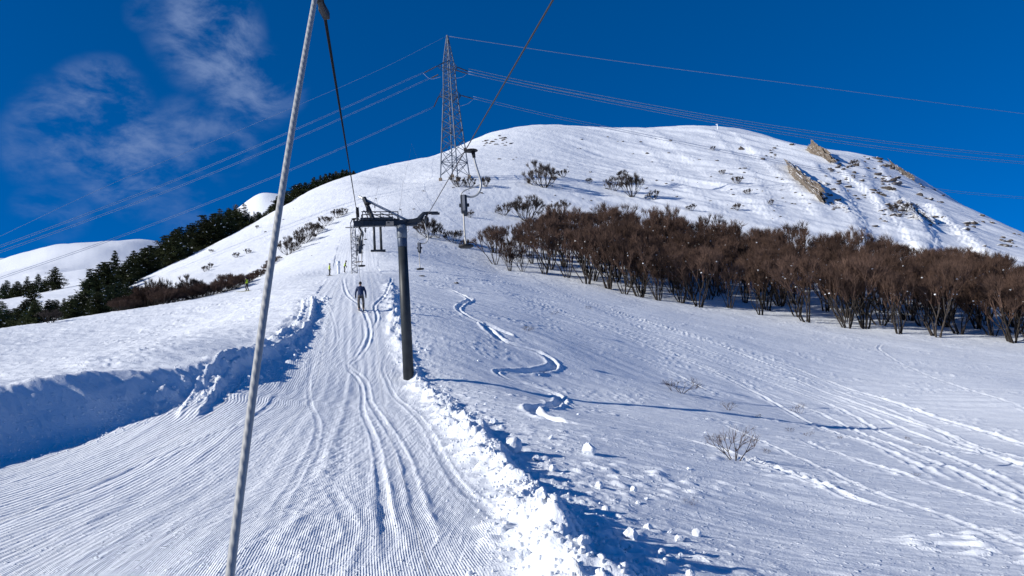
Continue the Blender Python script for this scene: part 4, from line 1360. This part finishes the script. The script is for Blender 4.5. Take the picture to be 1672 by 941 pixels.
# --- conifers
def conifer(seed, h=8.0, rad=1.9, olive=False, dens=1.0):
    r_ = np.random.default_rng(seed)
    tr = MB(); tr.tube([(0, 0, -.4), (r_.normal() * .05, r_.normal() * .05, h * .5), (r_.normal() * .08, 0, h * .97)], [.17, .10, .02], 6)
    cr = MB()
    nw = 16
    for w_ in range(nw):
        f = (w_ + .4) / nw
        z = h * (.07 + .90 * f)
        ra = rad * (1 - f) ** .7 * r_.uniform(.7, 1.2) + .22
        nb = int(9 - 4 * f)
        a0 = r_.uniform(0, 6.28)
        for b in range(nb):
            if r_.random() < .12: continue
            a = a0 + 6.28 * b / nb + r_.uniform(-.35, .35); Lb = ra * r_.uniform(.65, 1.2)
            dirb = np.array([math.cos(a), math.sin(a), 0])
            tip = dirb * Lb + np.array([0, 0, z + Lb * r_.uniform(-.32, .10)])
            base_ = np.array([0, 0, z])
            cr.bar(base_, tip, .03, .008, 3, False)
            nc = int((9 + Lb * 17) * dens)
            for c in range(nc):
                t_ = r_.uniform(.12, 1.04)
                p_ = base_ + (tip - base_) * t_ + r_.normal(size=3) * np.array([.14, .14, .09]) * (.5 + Lb * .5)
                s = r_.uniform(.16, .36) * (1.15 - .35 * f)
                n_ = rvec(r_); u_ = dirb * .8 + rvec(r_) * .7 + np.array([0, 0, .25]); u_ /= np.linalg.norm(u_)
                v_ = np.cross(u_, n_); v_ /= np.linalg.norm(v_) + 1e-9
                k_ = np.cross(u_, v_)
                A = p_ - u_ * s * .5
                cr.add([A + v_ * s * .34, A - v_ * s * .34, p_ + u_ * s + k_ * s * .2, p_ + k_ * s * .32], [(0, 1, 3), (1, 2, 3), (2, 0, 3)], 1 if (r_.random() < .018 and t_ > .35) else 0)
    return tr, cr


def proto_conifer(seed, mat, name='conifer_tree', **kw):
    t = empty(name); tr, cr = conifer(seed, **kw); tr.build('trunk', M_PTRUNK, t, True); cr.build('crown', mat, t, mats=[mat, M_SNOW]); t['category'] = 'conifer'; return t


CON = [proto_conifer(300, M_NEEDLE), proto_conifer(301, M_NEEDLE_B, rad=2.3), proto_conifer(302, M_NEEDLE, rad=1.5), proto_conifer(303, M_NEEDLE_B, rad=2.6, h=7), proto_conifer(304, M_NEEDLE, rad=2.1)]
FRO = [proto_conifer(310, M_FROST, rad=1.8, dens=.6)]
CH = {300: 8}
N_CON = 0


def con_at(px, top_y, d, label, group=None, protos=CON, hmin=3.0, hmax=13, wide=1.0):
    global N_CON
    q = P(px, 500, d); q[2] = ground_z(q[0], q[1])
    hh_ = P(px, top_y, d)[2] - q[2]
    if hh_ < hmin: return None
    hh_ = min(hh_, hmax)
    N_CON += 1
    k = rng.integers(len(protos)); hp = 7.0 if protos[k] is CON[3] else 8.0
    s = hh_ / hp
    return put(protos[k], USED, q - np.array([0, 0, .1]), rng.uniform(0, 6.28), (s * wide * rng.uniform(.85, 1.2), s), label, group)


EDGE = [(140, 505, 112), (180, 487, 122), (220, 466, 140), (260, 443, 150), (300, 421, 160), (360, 390, 175), (430, 356, 191), (470, 333, 212), (510, 311, 232), (545, 297, 242), (580, 285, 250)]
TOPS = [(140, 455), (170, 428), (200, 425), (240, 400), (270, 382), (300, 366), (325, 355), (345, 346), (365, 344), (385, 337), (420, 338), (440, 334), (452, 322), (480, 303), (500, 296), (530, 287), (560, 278), (580, 275)]
ex = [e[0] for e in EDGE]
for k in range(150):
    px = 150 + 432 * (k + rng.uniform(0, .9)) / 95 if k < 95 else rng.uniform(435, 586)
    de = np.interp(px, ex, [e[2] for e in EDGE]); ye = np.interp(px, ex, [e[1] for e in EDGE])
    ty = np.interp(px, [t_[0] for t_ in TOPS], [t_[1] for t_ in TOPS])
    d = de + rng.uniform(2, 12) + (0 if px > 440 else rng.uniform(0, 16) * (rng.random() < .6))
    ty2 = ty + rng.uniform(-3, 10) + (ye - ty) * .55 * (rng.random() < .45)
    con_at(px, ty2, d, 'dark conifer in the belt that climbs the ridge behind the white slope', 'conifer belt on the ridge', hmin=1.5, wide=1.4)
for k in range(95):
    px = -60 + 285 * (k + rng.uniform(0, .9)) / 95
    d = rng.uniform(64, 125)
    lipy = np.interp(px, lx, [l[1] for l in LIP])
    ty = lipy - rng.uniform(12, 50)
    ty = max(ty, np.interp(px, [0, 30, 60, 90, 120, 150, 200], [498, 485, 470, 488, 470, 452, 440]) + rng.uniform(0, 14))
    con_at(px, ty, d, 'dark conifer crowded in the hollow below the snow lip', 'conifers in the hollow', hmin=2.5, hmax=14, wide=1.3)
for k in range(45):
    px = rng.uniform(55, 262)
    lipy = np.interp(px, lx, [l[1] for l in LIP])
    con_at(px, lipy - rng.uniform(8, 34), np.interp(px, lx, [l[2] for l in LIP]) + rng.uniform(8, 30), 'dark conifer crowded in the hollow below the snow lip', 'conifers in the hollow', hmin=2, hmax=14, wide=1.4)
con_at(52, 458, 98, 'big broad conifer standing in front of the hollow', None, [CON[1]], hmax=16, wide=1.1)
con_at(4, 488, 88, 'dark conifer cut by the frame beside the big broad one', None, [CON[4]], hmax=14)
con_at(145, 436, 118, 'tall pointed conifer over the middle of the hollow', None, [CON[2]], hmax=16)
con_at(188, 406, 150, 'tall ragged conifer at the lower end of the ridge belt', None, [CON[0]], hmax=18)
con_at(246, 398, 165, 'tall dark conifer with a blunt top in the ridge belt', None, [CON[4]], hmax=18)
con_at(170, 432, 140, 'narrow conifer beside the tall ragged one', None, [CON[2]], hmax=14)
for k, (px, ty) in enumerate([(388, 331), (377, 337), (362, 338), (402, 330), (349, 346), (394, 338), (418, 344)]):
    con_at(px, ty, np.interp(px, ex, [e[2] for e in EDGE]) + 22, 'frosted grey conifer in front of the little white peak', 'frosted conifers', FRO, hmin=2)
for k, (px, ty) in enumerate([(11, 456), (28, 458), (44, 450), (62, 446), (89, 434), (4, 462), (72, 455), (22, 465)]):
    con_at(px, ty, 330, ['small conifer standing alone on the far snowfield', 'conifer on the far snowfield, largest of its line'][px == 89], None if px == 89 else 'small conifers on the far snowfield', hmin=2, wide=1.2)
for k in range(14):
    px = 215 + 110 * rng.random(); con_at(px, np.interp(px, [215, 330], [405, 372]) + rng.uniform(0, 8), np.interp(px, ex, [e[2] for e in EDGE]) + rng.uniform(20, 40), 'dark conifer in the second row of the ridge belt', 'conifers behind the ridge belt')

# ------------------------------------------------------------------ rocks
def mat_rock(name, col, snow=True, thr=.62):
    mt, nt, b = new_mat(name); L_ = nt.links.new
    geo = N(nt, 'ShaderNodeNewGeometry')
    ns = N(nt, 'ShaderNodeTexNoise'); ns.inputs['Scale'].default_value = .9; ns.inputs['Detail'].default_value = 8; ns.inputs['Roughness'].default_value = .65
    L_(geo.outputs['Position'], ns.inputs['Vector'])
    cr = N(nt, 'ShaderNodeValToRGB')
    cr.color_ramp.elements[0].position = .40; cr.color_ramp.elements[0].color = (col[0] * .45, col[1] * .42, col[2] * .42, 1)
    cr.color_ramp.elements[1].position = .62; cr.color_ramp.elements[1].color = (*col, 1)
    L_(ns.outputs['Fac'], cr.inputs[0])
    last = cr.outputs[0]
    if snow:
        sx = N(nt, 'ShaderNodeSeparateXYZ'); L_(geo.outputs['Normal'], sx.inputs[0])
        n2 = N(nt, 'ShaderNodeTexNoise'); n2.inputs['Scale'].default_value = .7; n2.inputs['Detail'].default_value = 5; L_(geo.outputs['Position'], n2.inputs['Vector'])
        ad = N(nt, 'ShaderNodeMath', operation='MULTIPLY_ADD'); L_(n2.outputs['Fac'], ad.inputs[0]); ad.inputs[1].default_value = .9; L_(sx.outputs[2], ad.inputs[2])
        mr_ = N(nt, 'ShaderNodeMapRange'); mr_.inputs['From Min'].default_value = thr + .45; mr_.inputs['From Max'].default_value = thr + .52
        L_(ad.outputs[0], mr_.inputs['Value'])
        mx_ = N(nt, 'ShaderNodeMix', data_type='RGBA'); L_(mr_.outputs[0], mx_.inputs[0]); L_(last, mx_.inputs[6]); mx_.inputs[7].default_value = (*SNOW_COL, 1)
        last = mx_.outputs[2]
    L_(last, b.inputs['Base Color']); b.inputs['Roughness'].default_value = .9
    bp = N(nt, 'ShaderNodeBump'); bp.inputs['Distance'].default_value = .5; L_(ns.outputs['Fac'], bp.inputs['Height']); L_(bp.outputs[0], b.inputs['Normal'])
    return mt


M_ROCK_TAN = mat_rock('tan_limestone', (0.235, 0.195, 0.15), True, .80)
M_ROCK_DARK = mat_rock('dark_rock', (0.12, 0.10, 0.085), True, .80)


def n3(p, s, seed):
    return gnoise(p[:, 0] * s + p[:, 2] * s * .7, p[:, 1] * s - p[:, 2] * s * .6, seed) + .5 * gnoise(p[:, 2] * s * 1.9 + 7, (p[:, 0] - p[:, 1]) * s * 1.6, seed + 1)


def rock_mesh(seed, sub=3, rough=.35, angular=True):
    bm = bmesh.new(); bmesh.ops.create_icosphere(bm, subdivisions=sub, radius=1)
    v = np.array([q.co[:] for q in bm.verts])
    r_ = np.random.default_rng(seed)
    if angular:
        for _ in range(9):                       # cut flat facets
            n_ = rvec(r_); d = r_.uniform(.52, .85); k = v @ n_ - d
            v = v - np.outer(np.clip(k, 0, None), n_)
    v = v * (1 + rough * .35 * n3(v, 1.6, seed) + rough * .18 * n3(v, 4.0, seed + 5))[:, None]
    f = [tuple(q.index for q in fc.verts) for fc in bm.faces]
    bm.free()
    return v, f


def rock_between(name, cat, label, a, b, wpx, thick, mat, seed, taper=.0, dz=0):
    """A ledge that runs from photo point a to b along the slope."""
    A = ghit(*a, r0=150); B = ghit(*b, r0=150)
    d = B - A; Ln = np.linalg.norm(d); d /= Ln
    w_ = wpx / FPX * A[1] * .8
    v, f = rock_mesh(seed, 5, .9 if mat is M_ROCK_TAN else 1.5)
    v = v * (1 + .16 * n3(v, 7.0, seed + 9) + .07 * n3(v, 15.0, seed + 11))[:, None]
    side = np.cross(d, np.array([0, 0, 1.0])); side /= np.linalg.norm(side)
    upn = np.cross(side, d)
    kx = 1 - taper * (v[:, 0] * .5 + .5)
    vv = (A + B) / 2 - np.array(A) + np.outer(v[:, 0] * Ln * .66, d) + np.outer(v[:, 2] * w_ * .62 * kx, upn) + np.outer(v[:, 1] * thick * kx, side)
    vv[:, 2] += dz
    o = mesh_from(name, vv, f, mat); o.location = tuple(A); tag(o, label, cat)
    return o


rock_between('rock_slab', 'rock', 'long tan rock slab slanting down the bright hillside', (1288, 276), (1352, 336), 42, 2.4, M_ROCK_TAN, 41, .45, .2)
rock_between('rock_outcrop', 'rock', 'tan outcrop on the skyline above the long slab', (1319, 246), (1354, 263), 30, 2.6, M_ROCK_TAN, 43, .4, 1.2)
rock_between('rock_crag', 'rock', 'broken crag on the skyline with snow in its cracks', (1458, 272), (1498, 300), 14, 2.2, M_ROCK_DARK, 47, .2, -.8)
rock_between('rock_ledge', 'rock', 'dark ledge with two blocks in the middle of the steep face', (1442, 306), (1462, 312), 9, 2.5, M_ROCK_DARK, 51, .2)
rock_between('rock_ledge', 'rock', 'dark slanting cleft rock low on the steep face', (1492, 336), (1516, 356), 9, 2.0, M_ROCK_DARK, 53, .2)
rock_between('rock_ledge', 'rock', 'snow dusted ledge just above the slanting cleft rock', (1470, 326), (1494, 350), 6, 1.8, M_ROCK_DARK, 54, .2)
rock_between('rock_ledge', 'rock', 'small brown ledge below the lower tip of the long slab', (1370, 336), (1380, 346), 5, 1.5, M_ROCK_TAN, 57, .2)
rock_between('rock_ledge', 'rock', 'small tan ledge between the long slab and the snow gully', (1332, 295), (1345, 302), 6, 1.5, M_ROCK_TAN, 58, .2)

PROTO_ROCK = []
for k in range(5):
    v, f = rock_mesh(60 + k, 2, .5)
    o = mesh_from('rock', v * np.array([1, 1, .75]), f, M_ROCK_DARK); o['category'] = 'rock'; PROTO_ROCK.append(o)
clusters = [((1340, 1460), (255, 345), 80, 3.4, 'dark stone among the stones strewn over the steep face', 'stones on the steep face'),
            ((1420, 1540), (290, 372), 40, 3.4, 'dark stone among the stones strewn over the steep face', 'stones on the steep face'),
            ((1438, 1508), (268, 352), 26, 6.0, 'larger dark block in the broken rock under the skyline crag', 'blocks below the crag'),
            ((1575, 1665), (350, 405), 30, 3.8, 'brown stone in the broken patch where the hill runs down to the thicket', 'stones low on the far slope'),
            ((1240, 1300), (236, 262), 12, 3.0, 'stone in the short row near the skyline above the slab', 'stones above the slab'),
            ((785, 850), (218, 262), 26, 2.6, 'dark speck of rock on the rounded shoulder below the crest', 'specks of rock on the shoulder'),
            ((900, 1180), (222, 330), 40, 1.8, 'small stone showing through the snow of the broad hillside', 'stones on the broad hillside'),
            ((1180, 1330), (270, 370), 36, 1.9, 'small stone showing through the snow of the broad hillside', 'stones on the broad hillside'),
            ((640, 800), (290, 345), 12, 1.8, 'little stone on the slope around the pylon', 'stones around the pylon'),
            ((410, 560), (330, 430), 10, 1.8, 'little stone on the white slope beside the lift', 'stones on the white slope')]
for (x0, x1), (y0, y1), n, szpx, lab, grp in clusters:
    for k in range(n):
        for _t in range(8):
            px = rng.uniform(x0, x1); pyy = rng.uniform(y0, y1)
            if gnoise(px * .03, pyy * .05, 77) > -.1: break
        q = ghit(px, pyy, r0=100)
        if q is None or q[1] > 450: continue
        s = rng.uniform(.5, 1.35) * szpx / FPX * q[1]
        put(PROTO_ROCK[rng.integers(5)], USED, q - np.array([0, 0, .05 * s]), rng.uniform(0, 6.28), (s * rng.uniform(.9, 1.8), s), lab, grp)
q = ghit(1210, 243, r0=150); put(PROTO_ROCK[1], USED, q, .4, (1.6, 2.2), 'lone boulder on the crest right of the summit marker')
q = ghit(688, 451); put(PROTO_ROCK[2], USED, q, .4, (.35, .2), 'dark stone in the snow under the return hangers')
q = ghit(745, 463); put(PROTO_ROCK[3], USED, q, 1.4, (.28, .22), 'single dark stone on the snow right of the tower')

# summit marker
q = ghit(1172, 211, r0=200); sm = empty('summit_post', q); tag(sm, 'white marker post standing on the summit', 'marker')
hh_ = 9 / FPX * q[1]
m_ = MB(); m_.bar((0, 0, -.5), (0, 0, hh_), .30, .26, 8); m_.build('post', M_SNOW, sm)
m_ = MB(); m_.box((-.35, 0, hh_ - .35), (1.0, .25, .6), bev=.08); m_.build('sign_board', M_SNOW, sm)

# ------------------------------------------------------------------ snow blocks
PB = []
for k in range(6):
    v, f = rock_mesh(80 + k, 3, .42, k != 3)
    o = mesh_from('snow_block', v * np.array([1, .9, .9]), f, M_SNOW, smooth=(k == 3)); o['category'] = 'snow block'; PB.append(o)
NAMED = [(962, 742, 25, 0, 'upright square snow block alone on the slope beside the bank'), (876, 752, 15, 1, 'small round snow block just off the bank crest'),
         (978, 797, 16, 2, 'rounded snow block in the edge of the bank shadow'), (840, 738, 30, 3, 'biggest round lump sitting on top of the bank'),
         (815, 738, 20, 4, 'lump beside the biggest one on the bank'), (885, 812, 22, 5, 'pale smooth lump low on the front of the bank'),
         (1030, 880, 26, 0, 'snow block standing in the bank shadow near the bottom'), (1110, 884, 17, 4, 'leaning snow block near the bottom with a long shadow'),
         (1138, 875, 15, 3, 'round snow block behind the leaning one'), (1080, 905, 14, 1, 'snow block at the bottom edge of the shadow'),
         (903, 768, 14, 2, 'small block half in the shadow behind the bank'), (1035, 803, 12, 5, 'flat block in the small hollow')]
for px, py, hpx, k, lab in NAMED:
    q = ghit(px, py)
    s = hpx / FPX * q[1] * .5
    put(PB[k], USED, q + np.array([0, 0, s * .55]), rng.uniform(0, 6.28), (s, s * 1.05), lab)
for k in range(130):
    y = 5.0 + 34 * rng.random() ** 1.5
    cx = np.interp(y, RIGHT_BANK[:, 1], RIGHT_BANK[:, 0])
    off_ = rng.normal() * .35 + (.3 + abs(rng.normal()) * .6 if rng.random() < .45 else 0)
    x = cx + off_
    s = rng.uniform(.03, .11) * (1.2 if rng.random() < .1 else .8) * (.6 + .4 * min(y / 14, 1))
    put(PB[rng.integers(6)], USED, (x, y, ground_z(x, y) + s * .35), rng.uniform(0, 6.28), (s, s * rng.uniform(.8, 1.1)), 'loose snow lump along the bank on the tower side of the track', 'loose snow lumps along the bank')
for k in range(55):
    y = 20 + 26 * rng.random(); cx = np.interp(y, LEFT_BANK[:, 1], LEFT_BANK[:, 0])
    x = cx + rng.uniform(-.5, 1.0)
    s = rng.uniform(.04, .13)
    put(PB[rng.integers(6)], USED, (x, y, ground_z(x, y) + s * .35), rng.uniform(0, 6.28), (s, s), 'loose snow lump at the foot of the shaded cut bank', 'loose snow lumps under the cut bank')
for k in range(90):
    px = rng.uniform(700, 1180); pyy = rng.uniform(560, 930)
    if gnoise(px * .012, pyy * .014, 99) < .0 and rng.random() < .7: continue
    q = ghit(px, pyy)
    if q is None or q[0] < np.interp(q[1], RIGHT_BANK[:, 1], RIGHT_BANK[:, 0]) + .4: continue
    s = rng.uniform(.02, .06)
    put(PB[rng.integers(6)], USED, q + np.array([0, 0, s * .3]), rng.uniform(0, 6.28), (s * 1.2, s), 'small crumb of snow scattered over the slope past the bank', 'snow crumbs on the slope')
# fine crumbs nobody could count
m_ = MB(); v0, f0 = rock_mesh(97, 1, .4)
for k in range(2600):
    y = 4.5 + 40 * rng.random() ** 1.4; cx = np.interp(y, RIGHT_BANK[:, 1], RIGHT_BANK[:, 0]); x = cx + rng.normal() * .38 + .12
    s = rng.uniform(.010, .034); m_.add(v0 * s + np.array([x, y, 0]), f0)
for k in range(1500):
    y = 16 + 30 * rng.random(); cx = np.interp(y, LEFT_BANK[:, 1], LEFT_BANK[:, 0]); x = cx + rng.normal() * .55 + .3
    s = rng.uniform(.012, .045); m_.add(v0 * s + np.array([x, y, 0]), f0)
vv = np.array(m_.v).reshape(-1, len(v0), 3); cen = vv.mean(1)
gz = ground_z(cen[:, 0], cen[:, 1]); vv[:, :, 2] += (gz + .01)[:, None]
m_.v = vv.reshape(-1, 3)
o = m_.build('snow_crumbs', M_SNOW, None, True); tag(o, 'fine snow crumbs spilled along both ploughed banks', kind='stuff')

# ------------------------------------------------------------------ people
def skin_body(joints, edges, radii, sub=1):
    me = bpy.data.meshes.new('person'); me.from_pydata([tuple(j) for j in joints], edges, [])
    o = bpy.data.objects.new('person', me); COL.objects.link(o)
    md = o.modifiers.new('skin', 'SKIN'); md.use_smooth_shade = True
    for i, r_ in enumerate(radii):
        sv = me.skin_vertices[0].data[i]; sv.radius = (r_, r_) if not hasattr(r_, '__len__') else r_; sv.use_root = (i == 0)
    ms = o.modifiers.new('sub', 'SUBSURF'); ms.levels = ms.render_levels = sub
    dg = bpy.context.evaluated_depsgraph_get(); dg.update()
    m2 = bpy.data.meshes.new_from_object(o.evaluated_get(dg))
    bpy.data.objects.remove(o); bpy.data.meshes.remove(me)
    return m2


M_SKIN = mat_simple('skin', (0.38, 0.22, 0.16), .6, 0, .1, 8)
M_HAIR = mat_simple('dark_hair', (0.02, 0.014, 0.01), .7, 0, .2, 20)
M_BLUE = mat_simple('navy_blue_jacket', (0.009, 0.027, 0.085), .7, 0, .3, 5)
M_TROUS = mat_simple('beige_grey_trousers', (0.15, 0.13, 0.115), .8, 0, .2, 6)
M_BOOT = mat_simple('black_boots', (0.012, 0.012, 0.014), .5, 0, .2, 8)
M_BOOT_TAN = mat_simple('pale_boot_soles', (0.42, 0.27, 0.19), .6, 0, .2, 8)
M_GLOVE = mat_simple('dark_gloves', (0.02, 0.02, 0.022), .7, 0, .2, 8)
M_VEST = mat_simple('fluorescent_yellow_green_vest', (0.50, 0.66, 0.02), .6, 0, .08, 8)
M_DARKSUIT = mat_simple('black_ski_clothes', (0.016, 0.017, 0.022), .7, 0, .2, 8)
M_SKI = mat_simple('dark_skis', (0.05, 0.045, 0.05), .35, 0, .2, 6)
M_SKI_Y = mat_simple('yellow_grey_skis', (0.26, 0.25, 0.10), .4, 0, .2, 6)


def person(loc, rz, h, label, top, leg, boot, head_mat, stance=.13, knee=.06, lean=.05, arm=.24, ski=True, ski_mat=None, glove=None, ski_len=1.6, hat=False, vest=None, lower=None, group=None):
    """A standing skier that faces local +y."""
    s = h / 1.75
    J = {}
    z = .06
    J['pelvis'] = (0, 0, .95); J['waist'] = (0, lean * .4, 1.08); J['chest'] = (0, lean, 1.30); J['neck0'] = (0, lean * 1.1, 1.455); J['neck'] = (0, lean * 1.25, 1.53); J['head'] = (0, lean * 1.3 + .02, 1.63); J['crown'] = (0, lean * 1.3 + .01, 1.72)
    for sx, n_ in ((-1, 'l'), (1, 'r')):
        J['hip' + n_] = (sx * .095, 0, .90); J['knee' + n_] = (sx * (.095 + stance) * .5 + sx * .03, knee, .52); J['calf' + n_] = (sx * stance, knee * .4, .34); J['ankle' + n_] = (sx * stance, -.03, .12); J['toe' + n_] = (sx * stance, .16, .08)
        J['sh' + n_] = (sx * .185, lean, 1.40); J['elb' + n_] = (sx * arm, lean - .05, 1.12); J['wr' + n_] = (sx * (arm + .02), lean + .07, .90); J['palm' + n_] = (sx * (arm + .02), lean + .10, .825)
        for f in range(4): J['f%d%s' % (f, n_)] = (sx * (arm + .02 + (f - 1.5) * .004), lean + .075 + f * .021, .745 + abs(f - 1.3) * .008)
        J['th' + n_] = (sx * (arm - .015), lean + .155, .80)
    names = list(J); ix = {n_: i for i, n_ in enumerate(names)}
    E = [('pelvis', 'waist'), ('waist', 'chest'), ('chest', 'neck0'), ('neck0', 'neck'), ('neck', 'head'), ('head', 'crown')]
    for n_ in 'lr':
        E += [('pelvis', 'hip' + n_), ('hip' + n_, 'knee' + n_), ('knee' + n_, 'calf' + n_), ('calf' + n_, 'ankle' + n_), ('ankle' + n_, 'toe' + n_), ('chest', 'sh' + n_), ('sh' + n_, 'elb' + n_), ('elb' + n_, 'wr' + n_), ('wr' + n_, 'palm' + n_)]
        E += [('palm' + n_, 'f%d%s' % (f, n_)) for f in range(4)] + [('palm' + n_, 'th' + n_)]
    rad = {'pelvis': (.165, .12), 'waist': (.165, .12), 'chest': (.185, .135), 'neck0': (.085, .08), 'neck': .058, 'head': (.078, .098), 'crown': (.06, .075)}
    for n_ in 'lr':
        rad.update({'hip' + n_: .105, 'knee' + n_: .078, 'calf' + n_: .078, 'ankle' + n_: .068, 'toe' + n_: .052, 'sh' + n_: .085, 'elb' + n_: .062, 'wr' + n_: .046, 'palm' + n_: .042, 'th' + n_: .010})
        rad.update({'f%d%s' % (f, n_): .009 for f in range(4)})
    me = skin_body([np.array(J[n_]) * s for n_ in names], [(ix[a], ix[b]) for a, b in E], [tuple(q * s for q in rad[n_]) if hasattr(rad[n_], '__len__') else rad[n_] * s for n_ in names])
    o = bpy.data.objects.new('person', me); link(o); o.location = tuple(loc); o.rotation_euler = (0, 0, rz)
    tag(o, label, 'person', group)
    me.materials.clear()
    mats = [M_SKIN, top, leg, boot, glove or M_SKIN, lower or leg, vest or top]
    for q in mats: me.materials.append(q)
    for p_ in me.polygons:
        c = p_.center / s; ax_ = abs(c.x)
        if c.z > 1.50: mi = 0
        elif ax_ > .17 and c.z < .93 and c.z > .6: mi = 4
        elif c.z > .93: mi = 6 if (vest and ax_ < .20 and c.z < 1.46) else 1
        elif c.z > .46: mi = 2
        elif c.z > .17: mi = 5
        else: mi = 3
        p_.material_index = mi
        p_.use_smooth = True
    hc = np.array(J['head']) * s
    v, f = rock_mesh(5, 3, .12, False)
    if hat:
        v = v * np.array([.112, .125, .115]) * s + hc + np.array([0, -.005, .045]) * s
    else:
        keep = np.ones(len(v), bool)
        v = v.copy(); v[:, 1] = np.where((v[:, 1] > .25) & (v[:, 2] < .45), .25, v[:, 1]); v[:, 2] = np.maximum(v[:, 2], -.75)
        v = v * np.array([.092, .115, .108]) * s + hc + np.array([0, -.015, .03]) * s
    mesh_from('helmet' if hat else 'hair', v, f, head_mat, o, True)
    fb_ = MB()
    fb_.lathe(hc + np.array([0, .098, -.005]) * s, [(.003, .03 * s), (.012 * s, -.012 * s), (.004, -.02 * s)], 6)
    fb_.build('nose', M_SKIN, o, True)
    if ski:
        for sx in (-1, 1):
            m2 = MB(); w2 = .042; x_ = sx * stance * s
            pts_ = [(-.45, .03), (-.3, .025), (.3, .025), (.75, .022), (.95, .035), (1.05, .085), (1.10, .14)]
            vs = []
            for (yy, zz) in pts_:
                k_ = w2 if yy < .95 else w2 * (1.15 - yy) * 4
                k_ = max(k_, .012)
                vs += [(x_ - k_, yy * ski_len / 1.6, zz), (x_ + k_, yy * ski_len / 1.6, zz), (x_ + k_, yy * ski_len / 1.6, zz + .016), (x_ - k_, yy * ski_len / 1.6, zz + .016)]
            fs = []
            for i in range(len(pts_) - 1):
                a = i * 4
                fs += [(a + k2, a + (k2 + 1) % 4, a + 4 + (k2 + 1) % 4, a + 4 + k2) for k2 in range(4)]
            fs += [(3, 2, 1, 0), tuple(len(vs) - 4 + k2 for k2 in range(4))]
            m2.add(vs, fs); m2.box((x_, 0.02, .05), (.06, .3, .03)); m2.build('ski', ski_mat or M_SKI, o)
    return o


person(SK, LRZ, 1.78, 'skier seen from behind in a navy blue jacket and beige trousers towed up the track', M_BLUE, M_TROUS, M_BOOT_TAN, M_HAIR, stance=.13, arm=.285, glove=M_GLOVE, lower=M_BOOT, ski_len=1.65)


def kid(px, py, d, hpx, rz, label, **kw):
    q = P(px, py, d); q[2] = ground_z(q[0], q[1])
    person(q, rz, hpx / FPX * d, label, M_DARKSUIT, M_DARKSUIT, M_BOOT, M_DARKSUIT, hat=True, vest=M_VEST, glove=M_GLOVE, **kw)


kid(404, 474, 65, 24, R(80), 'child skier in yellow vest turning alone at the lip of the slope', stance=.22, knee=.12, lean=.14, ski_mat=M_SKI_Y, ski_len=1.7)
kid(538, 447, 72, 20.5, R(-60), 'child in yellow vest standing upright at the track edge apart from the mast', ski_len=1.2)
kid(562.5, 444, 75, 20, R(-75), 'stooping child in yellow vest beside the snow caked post near the mast', lean=.2, ski=False)
q = P(553, 446, 74); q[2] = ground_z(q[0], q[1]); cpost = empty('snowy_post', q); tag(cpost, 'snow caked white post between the two children in yellow vests', 'post')
m_ = MB(); m_.lathe((0, 0, 0), [(.16, -.2), (.14, .3), (.17, .7), (.12, 1.0)], 10); m_.build('post', M_SNOW, cpost, True)
v, f = rock_mesh(15, 3, .6, False); mesh_from('snow_cap', v * np.array([.24, .24, .30]) + np.array([0, 0, 1.15]), f, M_SNOW, cpost, True)
for ob in list(COL.objects):
    pass
print('FOREST', N_FOREST, 'CONIFERS', N_CON, 'OBJECTS', len(COL.objects))
